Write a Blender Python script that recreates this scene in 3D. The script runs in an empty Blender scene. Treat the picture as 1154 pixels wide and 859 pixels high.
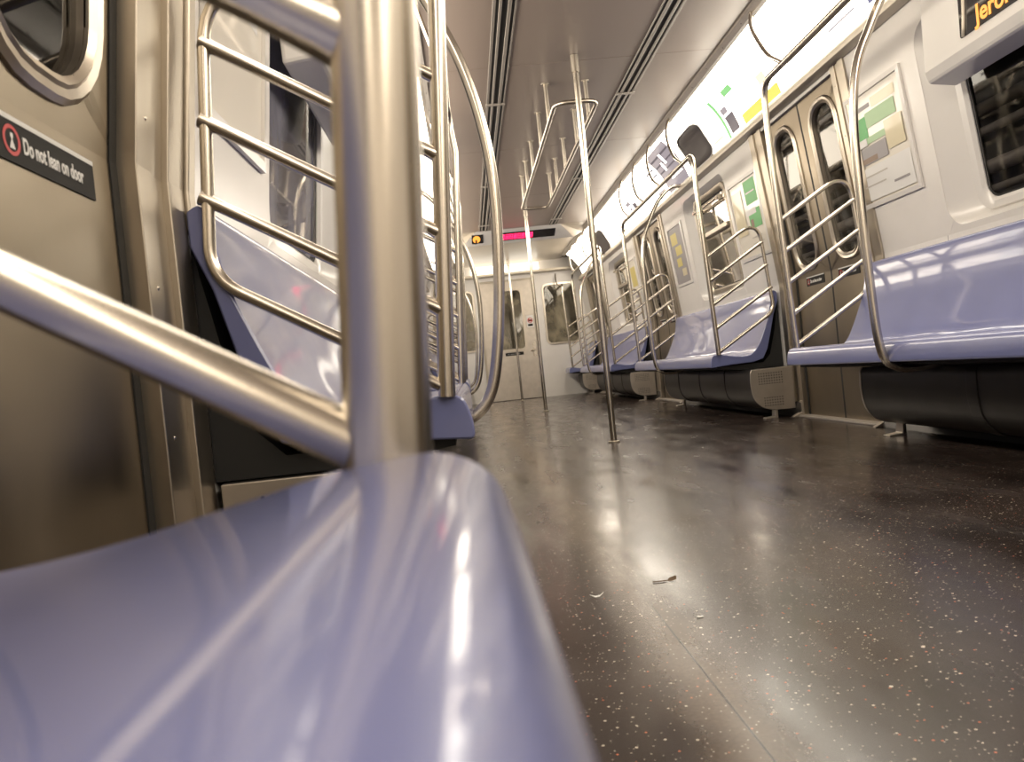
import bpy, bmesh, math, random
from mathutils import Vector, Matrix
random.seed(7)
S = bpy.context.scene
COL = S.collection
PI = math.pi

# ------------------------------------------------------------------ camera, world, light, exposure
cam_d = bpy.data.cameras.new('camera')
cam = bpy.data.objects.new('camera', cam_d)
COL.objects.link(cam)
R_ = Vector((0.99310837, -0.0524653, -0.1048006))
U_ = Vector((0.10524214, 0.00571761, 0.99443019))
F_ = Vector((0.05157387, 0.99860638, -0.01119977))
M_ = Matrix((R_, U_, -F_)).transposed().to_4x4()
M_.translation = Vector((-0.7917, 0.0, 0.4691))
cam.matrix_world = M_
cam_d.sensor_width = 36.0
cam_d.lens = 36.0 * 904.4 / 1154.0
cam_d.clip_start = 0.005
cam_d.clip_end = 100
cam_d.dof.use_dof = True
cam_d.dof.focus_distance = 3.0
cam_d.dof.aperture_fstop = 9.5
S.camera = cam

world = bpy.data.worlds.new('tunnel_dark')
S.world = world
world.use_nodes = True
world.node_tree.nodes['Background'].inputs[0].default_value = (0.02, 0.017, 0.015, 1)
world.node_tree.nodes['Background'].inputs[1].default_value = 1.0

S.view_settings.view_transform = 'Standard'
S.view_settings.look = 'None'
S.view_settings.exposure = 0.10
S.view_settings.gamma = 1.0
S.view_settings.use_curve_mapping = False
S.cycles.use_denoising = True
S.cycles.max_bounces = 10
S.cycles.diffuse_bounces = 5
S.cycles.glossy_bounces = 5
S.cycles.transparent_max_bounces = 12
S.cycles.sample_clamp_indirect = 6.0
S.cycles.caustics_reflective = False
S.cycles.caustics_refractive = False

TUBE_POWER = 9.6          # backlit fluorescent coves
LIGHT_COL = (1.0, 0.88, 0.72)


# ------------------------------------------------------------------ materials
def new_mat(name):
    m = bpy.data.materials.new(name)
    m.use_nodes = True
    return m, m.node_tree, m.node_tree.nodes['Principled BSDF']


def mat(name, color, rough=0.5, metal=0.0, coat=0.0, var=0.0, vscale=8.0, rvar=0.0, stretch=None, bump=0.0, spec=None, coat_rough=0.05):
    m, nt, b = new_mat(name)
    b.inputs['Base Color'].default_value = (*color, 1)
    b.inputs['Roughness'].default_value = rough
    b.inputs['Metallic'].default_value = metal
    b.inputs['Coat Weight'].default_value = coat
    b.inputs['Coat Roughness'].default_value = coat_rough
    if spec is not None:
        b.inputs['Specular IOR Level'].default_value = spec
    if var or rvar or bump:
        tc = nt.nodes.new('ShaderNodeTexCoord')
        mp = nt.nodes.new('ShaderNodeMapping')
        if stretch:
            mp.inputs['Scale'].default_value = stretch
        nt.links.new(tc.outputs['Object'], mp.inputs['Vector'])
        nz = nt.nodes.new('ShaderNodeTexNoise')
        nz.inputs['Scale'].default_value = vscale
        nz.inputs['Detail'].default_value = 4
        nt.links.new(mp.outputs['Vector'], nz.inputs['Vector'])
        if var:
            rp = nt.nodes.new('ShaderNodeMapRange')
            rp.inputs['From Min'].default_value = 0.3
            rp.inputs['From Max'].default_value = 0.7
            rp.inputs['To Min'].default_value = 1 - var
            rp.inputs['To Max'].default_value = 1 + var
            nt.links.new(nz.outputs['Fac'], rp.inputs['Value'])
            mx = nt.nodes.new('ShaderNodeVectorMath')
            mx.operation = 'SCALE'
            mx.inputs[0].default_value = color
            nt.links.new(rp.outputs['Result'], mx.inputs['Scale'])
            nt.links.new(mx.outputs['Vector'], b.inputs['Base Color'])
        if rvar:
            rr = nt.nodes.new('ShaderNodeMapRange')
            rr.inputs['From Min'].default_value = 0.3
            rr.inputs['From Max'].default_value = 0.7
            rr.inputs['To Min'].default_value = max(0.02, rough - rvar)
            rr.inputs['To Max'].default_value = rough + rvar
            nt.links.new(nz.outputs['Fac'], rr.inputs['Value'])
            nt.links.new(rr.outputs['Result'], b.inputs['Roughness'])
        if bump:
            bp = nt.nodes.new('ShaderNodeBump')
            bp.inputs['Strength'].default_value = bump
            bp.inputs['Distance'].default_value = 0.01
            nt.links.new(nz.outputs['Fac'], bp.inputs['Height'])
            nt.links.new(bp.outputs['Normal'], b.inputs['Normal'])
    return m


def emit(name, color, strength):
    m, nt, b = new_mat(name)
    b.inputs['Base Color'].default_value = (0.02, 0.02, 0.02, 1)
    b.inputs['Emission Color'].default_value = (*color, 1)
    b.inputs['Emission Strength'].default_value = strength
    b.inputs['Roughness'].default_value = 0.4
    return m


STEEL = mat('brushed_stainless_steel', (0.56, 0.505, 0.43), 0.33, 1.0, var=0.06, rvar=0.06, vscale=30, stretch=(1, 1, 0.06))
STEEL_DOOR = mat('worn_stainless_door', (0.265, 0.222, 0.165), 0.37, 1.0, var=0.12, rvar=0.08, vscale=5, stretch=(1, 1, 0.5))
STEEL_POST = mat('stainless_jamb_panel', (0.44, 0.395, 0.33), 0.35, 1.0, var=0.08, rvar=0.05, vscale=14, stretch=(1, 1, 0.1))
CHROME = mat('polished_tube_steel', (0.60, 0.55, 0.475), 0.25, 1.0)
DARK_STEEL = mat('dark_heater_steel', (0.05, 0.046, 0.043), 0.38, 0.6, var=0.1, vscale=10)
CAP_STEEL = mat('heater_cap_steel', (0.55, 0.50, 0.44), 0.40, 0.9, var=0.06, vscale=14)
BLACK = mat('black_rubber', (0.012, 0.012, 0.012), 0.6)
BLUE = mat('periwinkle_fibreglass', (0.155, 0.175, 0.36), 0.38, 0.0, coat=0.75, var=0.04, vscale=6, rvar=0.04, bump=0.02, coat_rough=0.07)
WALLM = mat('pale_grey_fibreglass', (0.82, 0.79, 0.75), 0.38, 0.0, coat=0.35, var=0.03, vscale=4, coat_rough=0.15)
WALLW = mat('white_fibreglass_panel', (0.78, 0.755, 0.72), 0.33, 0.0, coat=0.4, var=0.02, vscale=4, coat_rough=0.12)
CEIL = mat('ceiling_panel', (0.33, 0.27, 0.235), 0.33, 0.0, var=0.025, vscale=1.2)
CEIL2 = mat('end_ceiling_panel', (0.48, 0.42, 0.34), 0.30, 0.0, var=0.04, vscale=3)
ALU = mat('aluminium_trim', (0.50, 0.46, 0.42), 0.42, 0.6, var=0.05, vscale=20)
CREAM = mat('cream_trim', (0.60, 0.54, 0.44), 0.35, 0.2)
DARKGLASS = mat('smoked_display_glass', (0.03, 0.028, 0.03), 0.08, 0.0, coat=0.5)
TUNNEL = mat('tunnel_concrete', (0.05, 0.045, 0.04), 0.8, 0.0, var=0.4, vscale=3)
PIPE = mat('tunnel_pipe_paint', (0.30, 0.26, 0.23), 0.5, 0.0, var=0.2, vscale=12)
WHITE = mat('white_print', (0.75, 0.74, 0.72), 0.4)
BLACKP = mat('black_print', (0.012, 0.011, 0.010), 0.5, spec=0.15)
REDP = mat('red_print', (0.55, 0.03, 0.03), 0.4)
GREENP = mat('green_print', (0.10, 0.45, 0.13), 0.4)
PALEGREEN = mat('pale_green_print', (0.42, 0.62, 0.36), 0.4)
YELLOWP = mat('yellow_print', (0.62, 0.52, 0.16), 0.4)
PAPER = mat('poster_paper', (0.78, 0.73, 0.64), 0.35, coat=0.5)
CREAMP = mat('cream_paper_print', (0.66, 0.58, 0.38), 0.4, coat=0.4)
GREYP = mat('grey_print', (0.30, 0.28, 0.29), 0.4)
BROWNP = mat('brown_print', (0.22, 0.14, 0.09), 0.4)
LEAFM = mat('dry_brown_litter', (0.10, 0.06, 0.03), 0.8)


def glass_mat(name='window_glass', ior=1.45, haze=0.0, tint=(0.52, 0.46, 0.33)):
    m = bpy.data.materials.new(name)
    m.use_nodes = True
    nt = m.node_tree
    nt.nodes.clear()
    out = nt.nodes.new('ShaderNodeOutputMaterial')
    tr = nt.nodes.new('ShaderNodeBsdfTransparent')
    tr.inputs[0].default_value = (0.55, 0.55, 0.55, 1)
    gl = nt.nodes.new('ShaderNodeBsdfGlossy')
    gl.inputs['Roughness'].default_value = 0.03
    gl.inputs[0].default_value = (0.9, 0.88, 0.85, 1)
    fr = nt.nodes.new('ShaderNodeFresnel')
    fr.inputs[0].default_value = ior
    mx = nt.nodes.new('ShaderNodeMixShader')
    nt.links.new(fr.outputs[0], mx.inputs[0])
    nt.links.new(tr.outputs[0], mx.inputs[1])
    nt.links.new(gl.outputs[0], mx.inputs[2])
    last = mx.outputs[0]
    if haze:   # diffuse haze painting in reflections; scratches too on the end panes
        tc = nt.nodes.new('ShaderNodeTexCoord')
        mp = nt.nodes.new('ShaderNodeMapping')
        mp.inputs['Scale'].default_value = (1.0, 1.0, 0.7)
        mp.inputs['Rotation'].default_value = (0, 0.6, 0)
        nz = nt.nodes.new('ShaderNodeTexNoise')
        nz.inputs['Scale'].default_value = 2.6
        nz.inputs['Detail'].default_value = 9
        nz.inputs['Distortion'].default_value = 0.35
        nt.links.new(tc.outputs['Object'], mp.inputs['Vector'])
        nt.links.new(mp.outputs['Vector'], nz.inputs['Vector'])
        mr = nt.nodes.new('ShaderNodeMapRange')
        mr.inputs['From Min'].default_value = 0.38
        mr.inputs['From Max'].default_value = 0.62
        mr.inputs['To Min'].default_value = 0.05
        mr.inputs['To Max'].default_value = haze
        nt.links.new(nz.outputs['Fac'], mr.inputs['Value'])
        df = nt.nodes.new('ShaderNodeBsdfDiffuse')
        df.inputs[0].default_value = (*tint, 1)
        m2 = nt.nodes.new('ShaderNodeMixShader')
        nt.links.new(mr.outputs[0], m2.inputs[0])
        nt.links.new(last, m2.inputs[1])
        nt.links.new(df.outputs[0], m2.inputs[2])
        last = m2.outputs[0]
    nt.links.new(last, out.inputs[0])
    return m


GLASS = glass_mat()
GLASS_L = glass_mat('painted_reflection_glass', 2.1, 0.42, (0.50, 0.50, 0.60))  # bluish haze colour stands in for seats and wall reflected in the pane
GLASS_E = glass_mat('scratched_glare_end_glass', 1.7, 0.62)  # scratches, plus tan haze painted in for the lit interior showing in the pane


def floor_mat():
    m, nt, b = new_mat('speckled_rubber_floor')
    N = nt.nodes
    L = nt.links
    tc = N.new('ShaderNodeTexCoord')

    def noise(scale, detail, stretch=None):
        n = N.new('ShaderNodeTexNoise')
        n.inputs['Scale'].default_value = scale
        n.inputs['Detail'].default_value = detail
        if stretch:
            mp = N.new('ShaderNodeMapping')
            mp.inputs['Scale'].default_value = stretch
            L.new(tc.outputs['Object'], mp.inputs['Vector'])
            L.new(mp.outputs['Vector'], n.inputs['Vector'])
        else:
            L.new(tc.outputs['Object'], n.inputs['Vector'])
        return n
    base = N.new('ShaderNodeValToRGB')
    base.color_ramp.elements[0].position = 0.33
    base.color_ramp.elements[0].color = (0.015, 0.0105, 0.0095, 1)
    base.color_ramp.elements[1].position = 0.68
    base.color_ramp.elements[1].color = (0.048, 0.034, 0.029, 1)
    n1 = noise(2.2, 8)
    L.new(n1.outputs['Fac'], base.inputs['Fac'])
    # fine grain
    n2 = noise(160, 3)
    gr = N.new('ShaderNodeMixRGB')
    gr.blend_type = 'OVERLAY'
    gr.inputs['Fac'].default_value = 0.85
    L.new(base.outputs['Color'], gr.inputs['Color1'])
    L.new(n2.outputs['Fac'], gr.inputs['Color2'])
    last = gr.outputs['Color']
    # chips
    for scale, thr, size, col in ((80, 0.84, 0.17, (0.48, 0.43, 0.35, 1)), (110, 0.92, 0.20, (0.40, 0.13, 0.07, 1)), (170, 0.80, 0.24, (0.28, 0.25, 0.21, 1)), (36, 0.955, 0.10, (0.66, 0.61, 0.52, 1))):
        vo = N.new('ShaderNodeTexVoronoi')
        vo.inputs['Scale'].default_value = scale
        L.new(tc.outputs['Object'], vo.inputs['Vector'])
        sep = N.new('ShaderNodeSeparateColor')
        L.new(vo.outputs['Color'], sep.inputs[0])
        gt = N.new('ShaderNodeMath')
        gt.operation = 'GREATER_THAN'
        gt.inputs[1].default_value = thr
        L.new(sep.outputs[0], gt.inputs[0])
        lt = N.new('ShaderNodeMath')
        lt.operation = 'LESS_THAN'
        lt.inputs[1].default_value = size
        L.new(vo.outputs['Distance'], lt.inputs[0])
        mu = N.new('ShaderNodeMath')
        mu.operation = 'MULTIPLY'
        L.new(gt.outputs[0], mu.inputs[0])
        L.new(lt.outputs[0], mu.inputs[1])
        mx = N.new('ShaderNodeMixRGB')
        L.new(mu.outputs[0], mx.inputs['Fac'])
        L.new(last, mx.inputs['Color1'])
        mx.inputs['Color2'].default_value = col
        last = mx.outputs['Color']
    # grimy patches
    n3 = noise(5.5, 10)
    pr = N.new('ShaderNodeMapRange')
    pr.inputs['From Min'].default_value = 0.60
    pr.inputs['From Max'].default_value = 0.68
    L.new(n3.outputs['Fac'], pr.inputs['Value'])
    mx = N.new('ShaderNodeMixRGB')
    pm = N.new('ShaderNodeMath')
    pm.operation = 'MULTIPLY'
    pm.inputs[1].default_value = 0.6
    L.new(pr.outputs[0], pm.inputs[0])
    L.new(pm.outputs[0], mx.inputs['Fac'])
    L.new(last, mx.inputs['Color1'])
    mx.inputs['Color2'].default_value = (0.018, 0.015, 0.013, 1)
    last = mx.outputs['Color']
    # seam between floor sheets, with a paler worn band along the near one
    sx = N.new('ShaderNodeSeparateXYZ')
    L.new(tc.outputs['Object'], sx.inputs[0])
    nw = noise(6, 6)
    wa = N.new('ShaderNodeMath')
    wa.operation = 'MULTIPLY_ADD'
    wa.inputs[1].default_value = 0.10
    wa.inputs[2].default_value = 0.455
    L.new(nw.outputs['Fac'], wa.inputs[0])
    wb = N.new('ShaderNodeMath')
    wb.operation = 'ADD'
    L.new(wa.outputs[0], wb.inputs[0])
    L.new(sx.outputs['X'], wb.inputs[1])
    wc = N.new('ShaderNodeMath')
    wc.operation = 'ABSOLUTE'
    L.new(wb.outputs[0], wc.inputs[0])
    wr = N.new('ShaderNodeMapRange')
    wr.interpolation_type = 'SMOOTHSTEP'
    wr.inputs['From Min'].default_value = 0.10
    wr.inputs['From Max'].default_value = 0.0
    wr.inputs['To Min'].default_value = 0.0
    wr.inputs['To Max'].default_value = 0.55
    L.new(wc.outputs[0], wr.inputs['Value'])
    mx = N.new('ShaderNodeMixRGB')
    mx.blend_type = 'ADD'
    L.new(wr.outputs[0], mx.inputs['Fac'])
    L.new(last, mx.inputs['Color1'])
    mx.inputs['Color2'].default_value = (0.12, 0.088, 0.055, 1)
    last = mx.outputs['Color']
    for off in (-0.495, 0.495):
        ad = N.new('ShaderNodeMath')
        ad.operation = 'SUBTRACT'
        ad.inputs[1].default_value = off
        L.new(sx.outputs['X'], ad.inputs[0])
        ab = N.new('ShaderNodeMath')
        ab.operation = 'ABSOLUTE'
        L.new(ad.outputs[0], ab.inputs[0])
        lt = N.new('ShaderNodeMath')
        lt.operation = 'LESS_THAN'
        lt.inputs[1].default_value = 0.0016
        L.new(ab.outputs[0], lt.inputs[0])
        mx = N.new('ShaderNodeMixRGB')
        L.new(lt.outputs[0], mx.inputs['Fac'])
        L.new(last, mx.inputs['Color1'])
        mx.inputs['Color2'].default_value = (0.012, 0.010, 0.009, 1)
        last = mx.outputs['Color']
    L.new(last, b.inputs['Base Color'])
    n4 = noise(3.0, 8, (3.0, 0.8, 1))
    rr = N.new('ShaderNodeMapRange')
    rr.inputs['From Min'].default_value = 0.3
    rr.inputs['From Max'].default_value = 0.7
    rr.inputs['To Min'].default_value = 0.15
    rr.inputs['To Max'].default_value = 0.30
    L.new(n4.outputs['Fac'], rr.inputs['Value'])
    L.new(rr.outputs[0], b.inputs['Roughness'])
    b.inputs['Specular IOR Level'].default_value = 0.55
    bp = N.new('ShaderNodeBump')
    bp.inputs['Strength'].default_value = 0.05
    bp.inputs['Distance'].default_value = 0.004
    n5 = noise(22, 3)
    L.new(n5.outputs['Fac'], bp.inputs['Height'])
    L.new(bp.outputs['Normal'], b.inputs['Normal'])
    return m


SCREENM = mat('matte_grey_screen', (0.06, 0.05, 0.055), 0.45)
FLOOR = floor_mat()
COVE = emit('backlit_cove_diffuser', LIGHT_COL, TUBE_POWER)
END_LAMP = emit('end_lamp_diffuser', (1.0, 0.90, 0.74), 2.6)
LED_ORANGE = emit('orange_led', (1.0, 0.36, 0.05), 1.6)
LED_RED = emit('red_led', (1.0, 0.015, 0.09), 4.5)


def ad_mat(name, col, k=1.0):
    return emit(name, col, TUBE_POWER * k)


AD_WHITE = ad_mat('backlit_white_card', (1.0, 0.93, 0.80), 0.8)
AD_CREAM = ad_mat('backlit_cream_card', (1.0, 0.86, 0.52), 0.14)
AD_YELLOW = ad_mat('backlit_yellow_ink', (0.95, 0.70, 0.08), 0.11)
AD_GREEN = ad_mat('backlit_green_ink', (0.32, 0.75, 0.28), 0.10)
AD_PALEG = ad_mat('backlit_pale_green_ink', (0.6, 0.9, 0.5), 0.125)
AD_DARK = ad_mat('backlit_dark_ink', (0.14, 0.115, 0.14), 0.09)
AD_GREY = ad_mat('backlit_grey_ink', (0.36, 0.31, 0.33), 0.11)
AD_BLUE = ad_mat('backlit_blue_ink', (0.14, 0.14, 0.30), 0.10)


# ------------------------------------------------------------------ object helpers
def link(o):
    COL.objects.link(o)
    return o


def mesh_obj(name, bm, m, parent=None, smooth=False, bevel=0.0):
    bmesh.ops.recalc_face_normals(bm, faces=bm.faces)
    me = bpy.data.meshes.new(name)
    bm.to_mesh(me)
    bm.free()
    for x in (m if isinstance(m, (list, tuple)) else [m]):
        me.materials.append(x)
    if smooth:
        for p in me.polygons:
            p.use_smooth = True
    o = link(bpy.data.objects.new(name, me))
    if smooth == 'auto':
        try:
            me.set_sharp_from_angle(angle=math.radians(38))
        except Exception:
            pass
    if parent is not None:
        o.parent = parent
        o.matrix_parent_inverse = Matrix.Translation(-parent.location)
    if bevel:
        md = o.modifiers.new('bevel', 'BEVEL')
        md.width = bevel
        md.segments = 2
        md.limit_method = 'ANGLE'
    return o


def empty(name, loc, label=None, cat=None, group=None):
    o = link(bpy.data.objects.new(name, None))
    o.location = loc
    o.empty_display_size = 0.1
    if label:
        tag(o, label, cat, group)
    return o


def tag(o, label=None, cat=None, group=None, kind=None):
    if label:
        o['label'] = label
    if cat:
        o['category'] = cat
    if group:
        o['group'] = group
    if kind:
        o['kind'] = kind
    return o


def struct(o, label=None, cat=None):
    o['kind'] = 'structure'
    if label:
        o['label'] = label
    if cat:
        o['category'] = cat
    return o


def BM():
    return bmesh.new()


def box(bm, x0, x1, y0, y1, z0, z1, mi=0):
    vs = [bm.verts.new((x, y, z)) for z in (z0, z1) for y in (y0, y1) for x in (x0, x1)]
    for idx in ((0, 2, 3, 1), (4, 5, 7, 6), (0, 1, 5, 4), (2, 6, 7, 3), (0, 4, 6, 2), (1, 3, 7, 5)):
        f = bm.faces.new([vs[i] for i in idx])
        f.material_index = mi
    return vs


def fillet(pts, rad, n=7):
    """round the inner corners of a polyline; rad may be a list"""
    pts = [Vector(p) for p in pts]
    out = [pts[0]]
    for i in range(1, len(pts) - 1):
        r = rad[i - 1] if isinstance(rad, (list, tuple)) else rad
        a, b, c = pts[i - 1], pts[i], pts[i + 1]
        d1 = (a - b)
        d2 = (c - b)
        l1, l2 = d1.length, d2.length
        d1.normalize()
        d2.normalize()
        ang = d1.angle(d2)
        if r <= 0 or ang > PI - 0.02:
            out.append(b)
            continue
        t = min(r / math.tan(ang / 2), l1 * 0.499, l2 * 0.499)
        p0, p1 = b + d1 * t, b + d2 * t
        for k in range(n + 1):
            s = k / n
            out.append(p0 * (1 - s) ** 2 + b * 2 * s * (1 - s) + p1 * s ** 2)
    out.append(pts[-1])
    return out


def smooth_path(pts, n=8):
    """Catmull-Rom through the points"""
    P = [Vector(p) for p in pts]
    P = [P[0] * 2 - P[1]] + P + [P[-1] * 2 - P[-2]]
    out = []
    for i in range(1, len(P) - 2):
        for k in range(n):
            t = k / n
            a, b, c, d = P[i - 1], P[i], P[i + 1], P[i + 2]
            out.append(0.5 * ((2 * b) + (c - a) * t + (2 * a - 5 * b + 4 * c - d) * t * t + (3 * b - a - 3 * c + d) * t ** 3))
    out.append(P[-2])
    return out


def tube(bm, pts, r, seg=14, cap=True, closed=False, mi=0):
    pts = [Vector(p) for p in pts]
    n = len(pts)
    rings = []
    prev = None
    for i, p in enumerate(pts):
        if closed:
            t = (pts[(i + 1) % n] - pts[i - 1]).normalized()
        elif i == 0:
            t = (pts[1] - p).normalized()
        elif i == n - 1:
            t = (p - pts[-2]).normalized()
        else:
            t = ((pts[i + 1] - p).normalized() + (p - pts[i - 1]).normalized()).normalized()
        if prev is None:
            a = Vector((0, 1, 0)) if abs(t.y) < 0.9 else Vector((1, 0, 0))
            u = t.cross(a).normalized()
        else:
            u = (prev - t * prev.dot(t)).normalized()
        prev = u
        v = t.cross(u)
        rr = r[i] if isinstance(r, (list, tuple)) else r
        rings.append([bm.verts.new(p + (u * math.cos(2 * PI * k / seg) + v * math.sin(2 * PI * k / seg)) * rr) for k in range(seg)])
    rng = range(n if closed else n - 1)
    for i in rng:
        a, b = rings[i], rings[(i + 1) % n]
        for k in range(seg):
            f = bm.faces.new((a[k], a[(k + 1) % seg], b[(k + 1) % seg], b[k]))
            f.material_index = mi
    if cap and not closed:
        for rg in (rings[0], rings[-1]):
            f = bm.faces.new(rg)
            f.material_index = mi


def extrude_profile(bm, prof, y0, y1, side=1, caps=True, ny=1, mi=0):
    """closed (x,z) outline swept along Y"""
    rings = []
    for k in range(ny + 1):
        y = y0 + (y1 - y0) * k / ny
        rings.append([bm.verts.new((side * x, y, z)) for x, z in prof])
    n = len(prof)
    for k in range(ny):
        for i in range(n):
            f = bm.faces.new((rings[k][i], rings[k][(i + 1) % n], rings[k + 1][(i + 1) % n], rings[k + 1][i]))
            f.material_index = mi
    if caps:
        for rg in (rings[0], rings[-1]):
            bm.faces.new(rg).material_index = mi


def open_profile(bm, prof, y0, y1, side=1, mi=0):
    a = [bm.verts.new((side * x, y0, z)) for x, z in prof]
    b = [bm.verts.new((side * x, y1, z)) for x, z in prof]
    for i in range(len(prof) - 1):
        bm.faces.new((a[i], a[i + 1], b[i + 1], b[i])).material_index = mi


WALL_X = 1.278


def xw(z):
    return WALL_X if z < 0.85 else WALL_X - 0.11 * (z - 0.85)


def rrect(a0, a1, b0, b1, r, n=6):
    """rounded rectangle loop in (a, b), counter clockwise"""
    out = []
    for cx, cy, s in ((a1 - r, b1 - r, 0), (a0 + r, b1 - r, 1), (a0 + r, b0 + r, 2), (a1 - r, b0 + r, 3)):
        for k in range(n + 1):
            t = PI / 2 * (s + k / n)
            out.append((cx + r * math.cos(t), cy + r * math.sin(t)))
    return out


def rect_like(loop, a0, a1, b0, b1):
    """project every point of a loop out onto a rectangle, corners kept"""
    ca = sum(p[0] for p in loop) / len(loop)
    cb = sum(p[1] for p in loop) / len(loop)
    n = len(loop)
    q = n // 4
    out = []
    for i, (a, b) in enumerate(loop):
        c = i // q
        k = (i % q) / (q - 1)
        corner = ((a1, b1), (a0, b1), (a0, b0), (a1, b0))[c]
        if 0.25 < k < 0.75:
            out.append(corner)
        else:
            # slide along the sides next to this corner
            first = k <= 0.25
            horiz = (c % 2 == 0) != first
            out.append((corner[0] if not horiz else a, corner[1] if horiz else b))
    return out


def bridge(bm, la, lb, mi=0):
    n = len(la)
    for i in range(n):
        vs = [la[i], la[(i + 1) % n], lb[(i + 1) % n], lb[i]]
        u = []
        for v in vs:
            if all((v.co - w.co).length > 1e-7 for w in u):
                u.append(v)
        if len(u) > 2:
            try:
                bm.faces.new(u).material_index = mi
            except ValueError:
                pass


def text_obj(name, body, size, m, origin, right, up, parent=None, align='LEFT', sx=1.0, offset=0.0, extrude=0.0004):
    cu = bpy.data.curves.new(name, 'FONT')
    cu.body = body
    cu.size = size
    cu.align_x = align
    cu.extrude = extrude
    cu.offset = offset
    tmp = link(bpy.data.objects.new(name + '_tmp', cu))
    dg = bpy.context.evaluated_depsgraph_get()
    me = bpy.data.meshes.new_from_object(tmp.evaluated_get(dg))
    bpy.data.objects.remove(tmp)
    bpy.data.curves.remove(cu)
    right = Vector(right).normalized()
    up = Vector(up).normalized()
    nrm = right.cross(up)
    mt = Matrix((right * sx, up, nrm)).transposed().to_4x4()
    mt.translation = Vector(origin)
    me.transform(mt)
    me.materials.clear()
    me.materials.append(m)
    o = link(bpy.data.objects.new(name, me))
    if parent is not None:
        o.parent = parent
        o.matrix_parent_inverse = Matrix.Translation(-parent.location)
    return o


# ------------------------------------------------------------------ layout along the car (metres, Y forward)
Y_END = 13.2
Y_REAR = -3.2
CEIL_Z = 2.25
DOOR_HALF = 0.49
R_DOORS = [0.705, 4.44, 8.175, 11.91]
L_DOORS = [0.78, 4.515, 8.25, 11.985]
R_BENCH = [(1.463, 3.908), (5.16, 7.58), (8.90, 11.36), (12.60, 13.12)]
L_BENCH = [(-2.12, 0.325), (1.455, 3.90), (5.19, 7.64), (8.93, 11.38), (12.62, 13.12)]

# ------------------------------------------------------------------ structure: floor, ceiling, walls
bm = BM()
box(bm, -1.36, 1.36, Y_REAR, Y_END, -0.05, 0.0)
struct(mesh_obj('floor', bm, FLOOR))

bm = BM()
# main flat field between the diffusers, with tight joints
joints = [Y_REAR, -0.6, 1.2, 2.95, 4.70, 6.45, 8.2, 10.0]
for i in range(len(joints) - 1):
    box(bm, -0.375, 0.375, joints[i] + 0.002, joints[i + 1] - 0.002, CEIL_Z, CEIL_Z + 0.02)
    for s in (1, -1):
        box(bm, *sorted((s * 0.495, s * 0.885)), joints[i] + 0.001, joints[i + 1] - 0.001, CEIL_Z, CEIL_Z + 0.02)
box(bm, -1.36, 1.36, Y_REAR, Y_END, CEIL_Z + 0.021, CEIL_Z + 0.06, 1)
struct(mesh_obj('ceiling', bm, [CEIL, BLACK], bevel=0.0015))


def wall_piece(bm, s, y0, y1, hole=None):
    zs = [0.0, 0.45, 0.85]
    def pl(ya, yb, za, zb):
        pr = [(xw(z), z) for z in sorted({za, zb} | {z for z in (0.85,) if za < z < zb})]
        open_profile(bm, pr, ya, yb, s)
    if hole is None:
        pl(y0, y1, 0.0, 1.9)
        return
    h0, h1, z0, z1 = hole
    pl(y0, h0 - 0.02, 0.0, 1.9)
    pl(h1 + 0.02, y1, 0.0, 1.9)
    pl(h0 - 0.02, h1 + 0.02, 0.0, 0.85)
    pl(h0 - 0.02, h1 + 0.02, z1 + 0.02, 1.9)
    lp = rrect(h0, h1, z0, z1, 0.10)
    outer = rect_like(lp, h0 - 0.02, h1 + 0.02, 0.85, z1 + 0.02)
    va = [bm.verts.new((s * xw(z), y, z)) for y, z in lp]
    vb = [bm.verts.new((s * xw(z), y, z)) for y, z in outer]
    bridge(bm, va, vb)


def make_wall(name, s, doors, windows):
    bm = BM()
    edges = [Y_REAR]
    for c in doors:
        edges += [c - DOOR_HALF, c + DOOR_HALF]
    edges.append(Y_END)
    for i in range(0, len(edges), 2):
        y0, y1 = edges[i], edges[i + 1]
        hole = None
        for w in windows:
            if y0 < w[0] and w[1] < y1:
                hole = w
        wall_piece(bm, s, y0, y1, hole)
    for c in doors:   # header over each doorway
        open_profile(bm, [(xw(1.80), 1.80), (xw(1.9), 1.9)], c - DOOR_HALF, c + DOOR_HALF, s)
        open_profile(bm, [(xw(1.80), 1.80), (xw(1.80) + 0.06, 1.80)], c - DOOR_HALF, c + DOOR_HALF, s)
    o = mesh_obj(name, bm, WALLM)
    md = o.modifiers.new('thick', 'SOLIDIFY')
    md.thickness = 0.004
    md.offset = 0
    struct(o)
    return o


R_WIN = [(2.12, 3.26, 0.875, 1.72), (5.74, 6.84, 0.90, 1.76), (9.45, 10.55, 0.90, 1.76)]
L_WIN = [(-1.50, -0.35, 0.875, 1.72), (2.12, 3.26, 0.875, 1.72), (5.82, 6.94, 0.90, 1.76), (9.55, 10.65, 0.90, 1.76)]
make_wall('wall_right', 1, R_DOORS, R_WIN)
make_wall('wall_left', -1, L_DOORS, L_WIN)


# windows: rounded reveal, frame ring and pane
win_no = [0]


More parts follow.
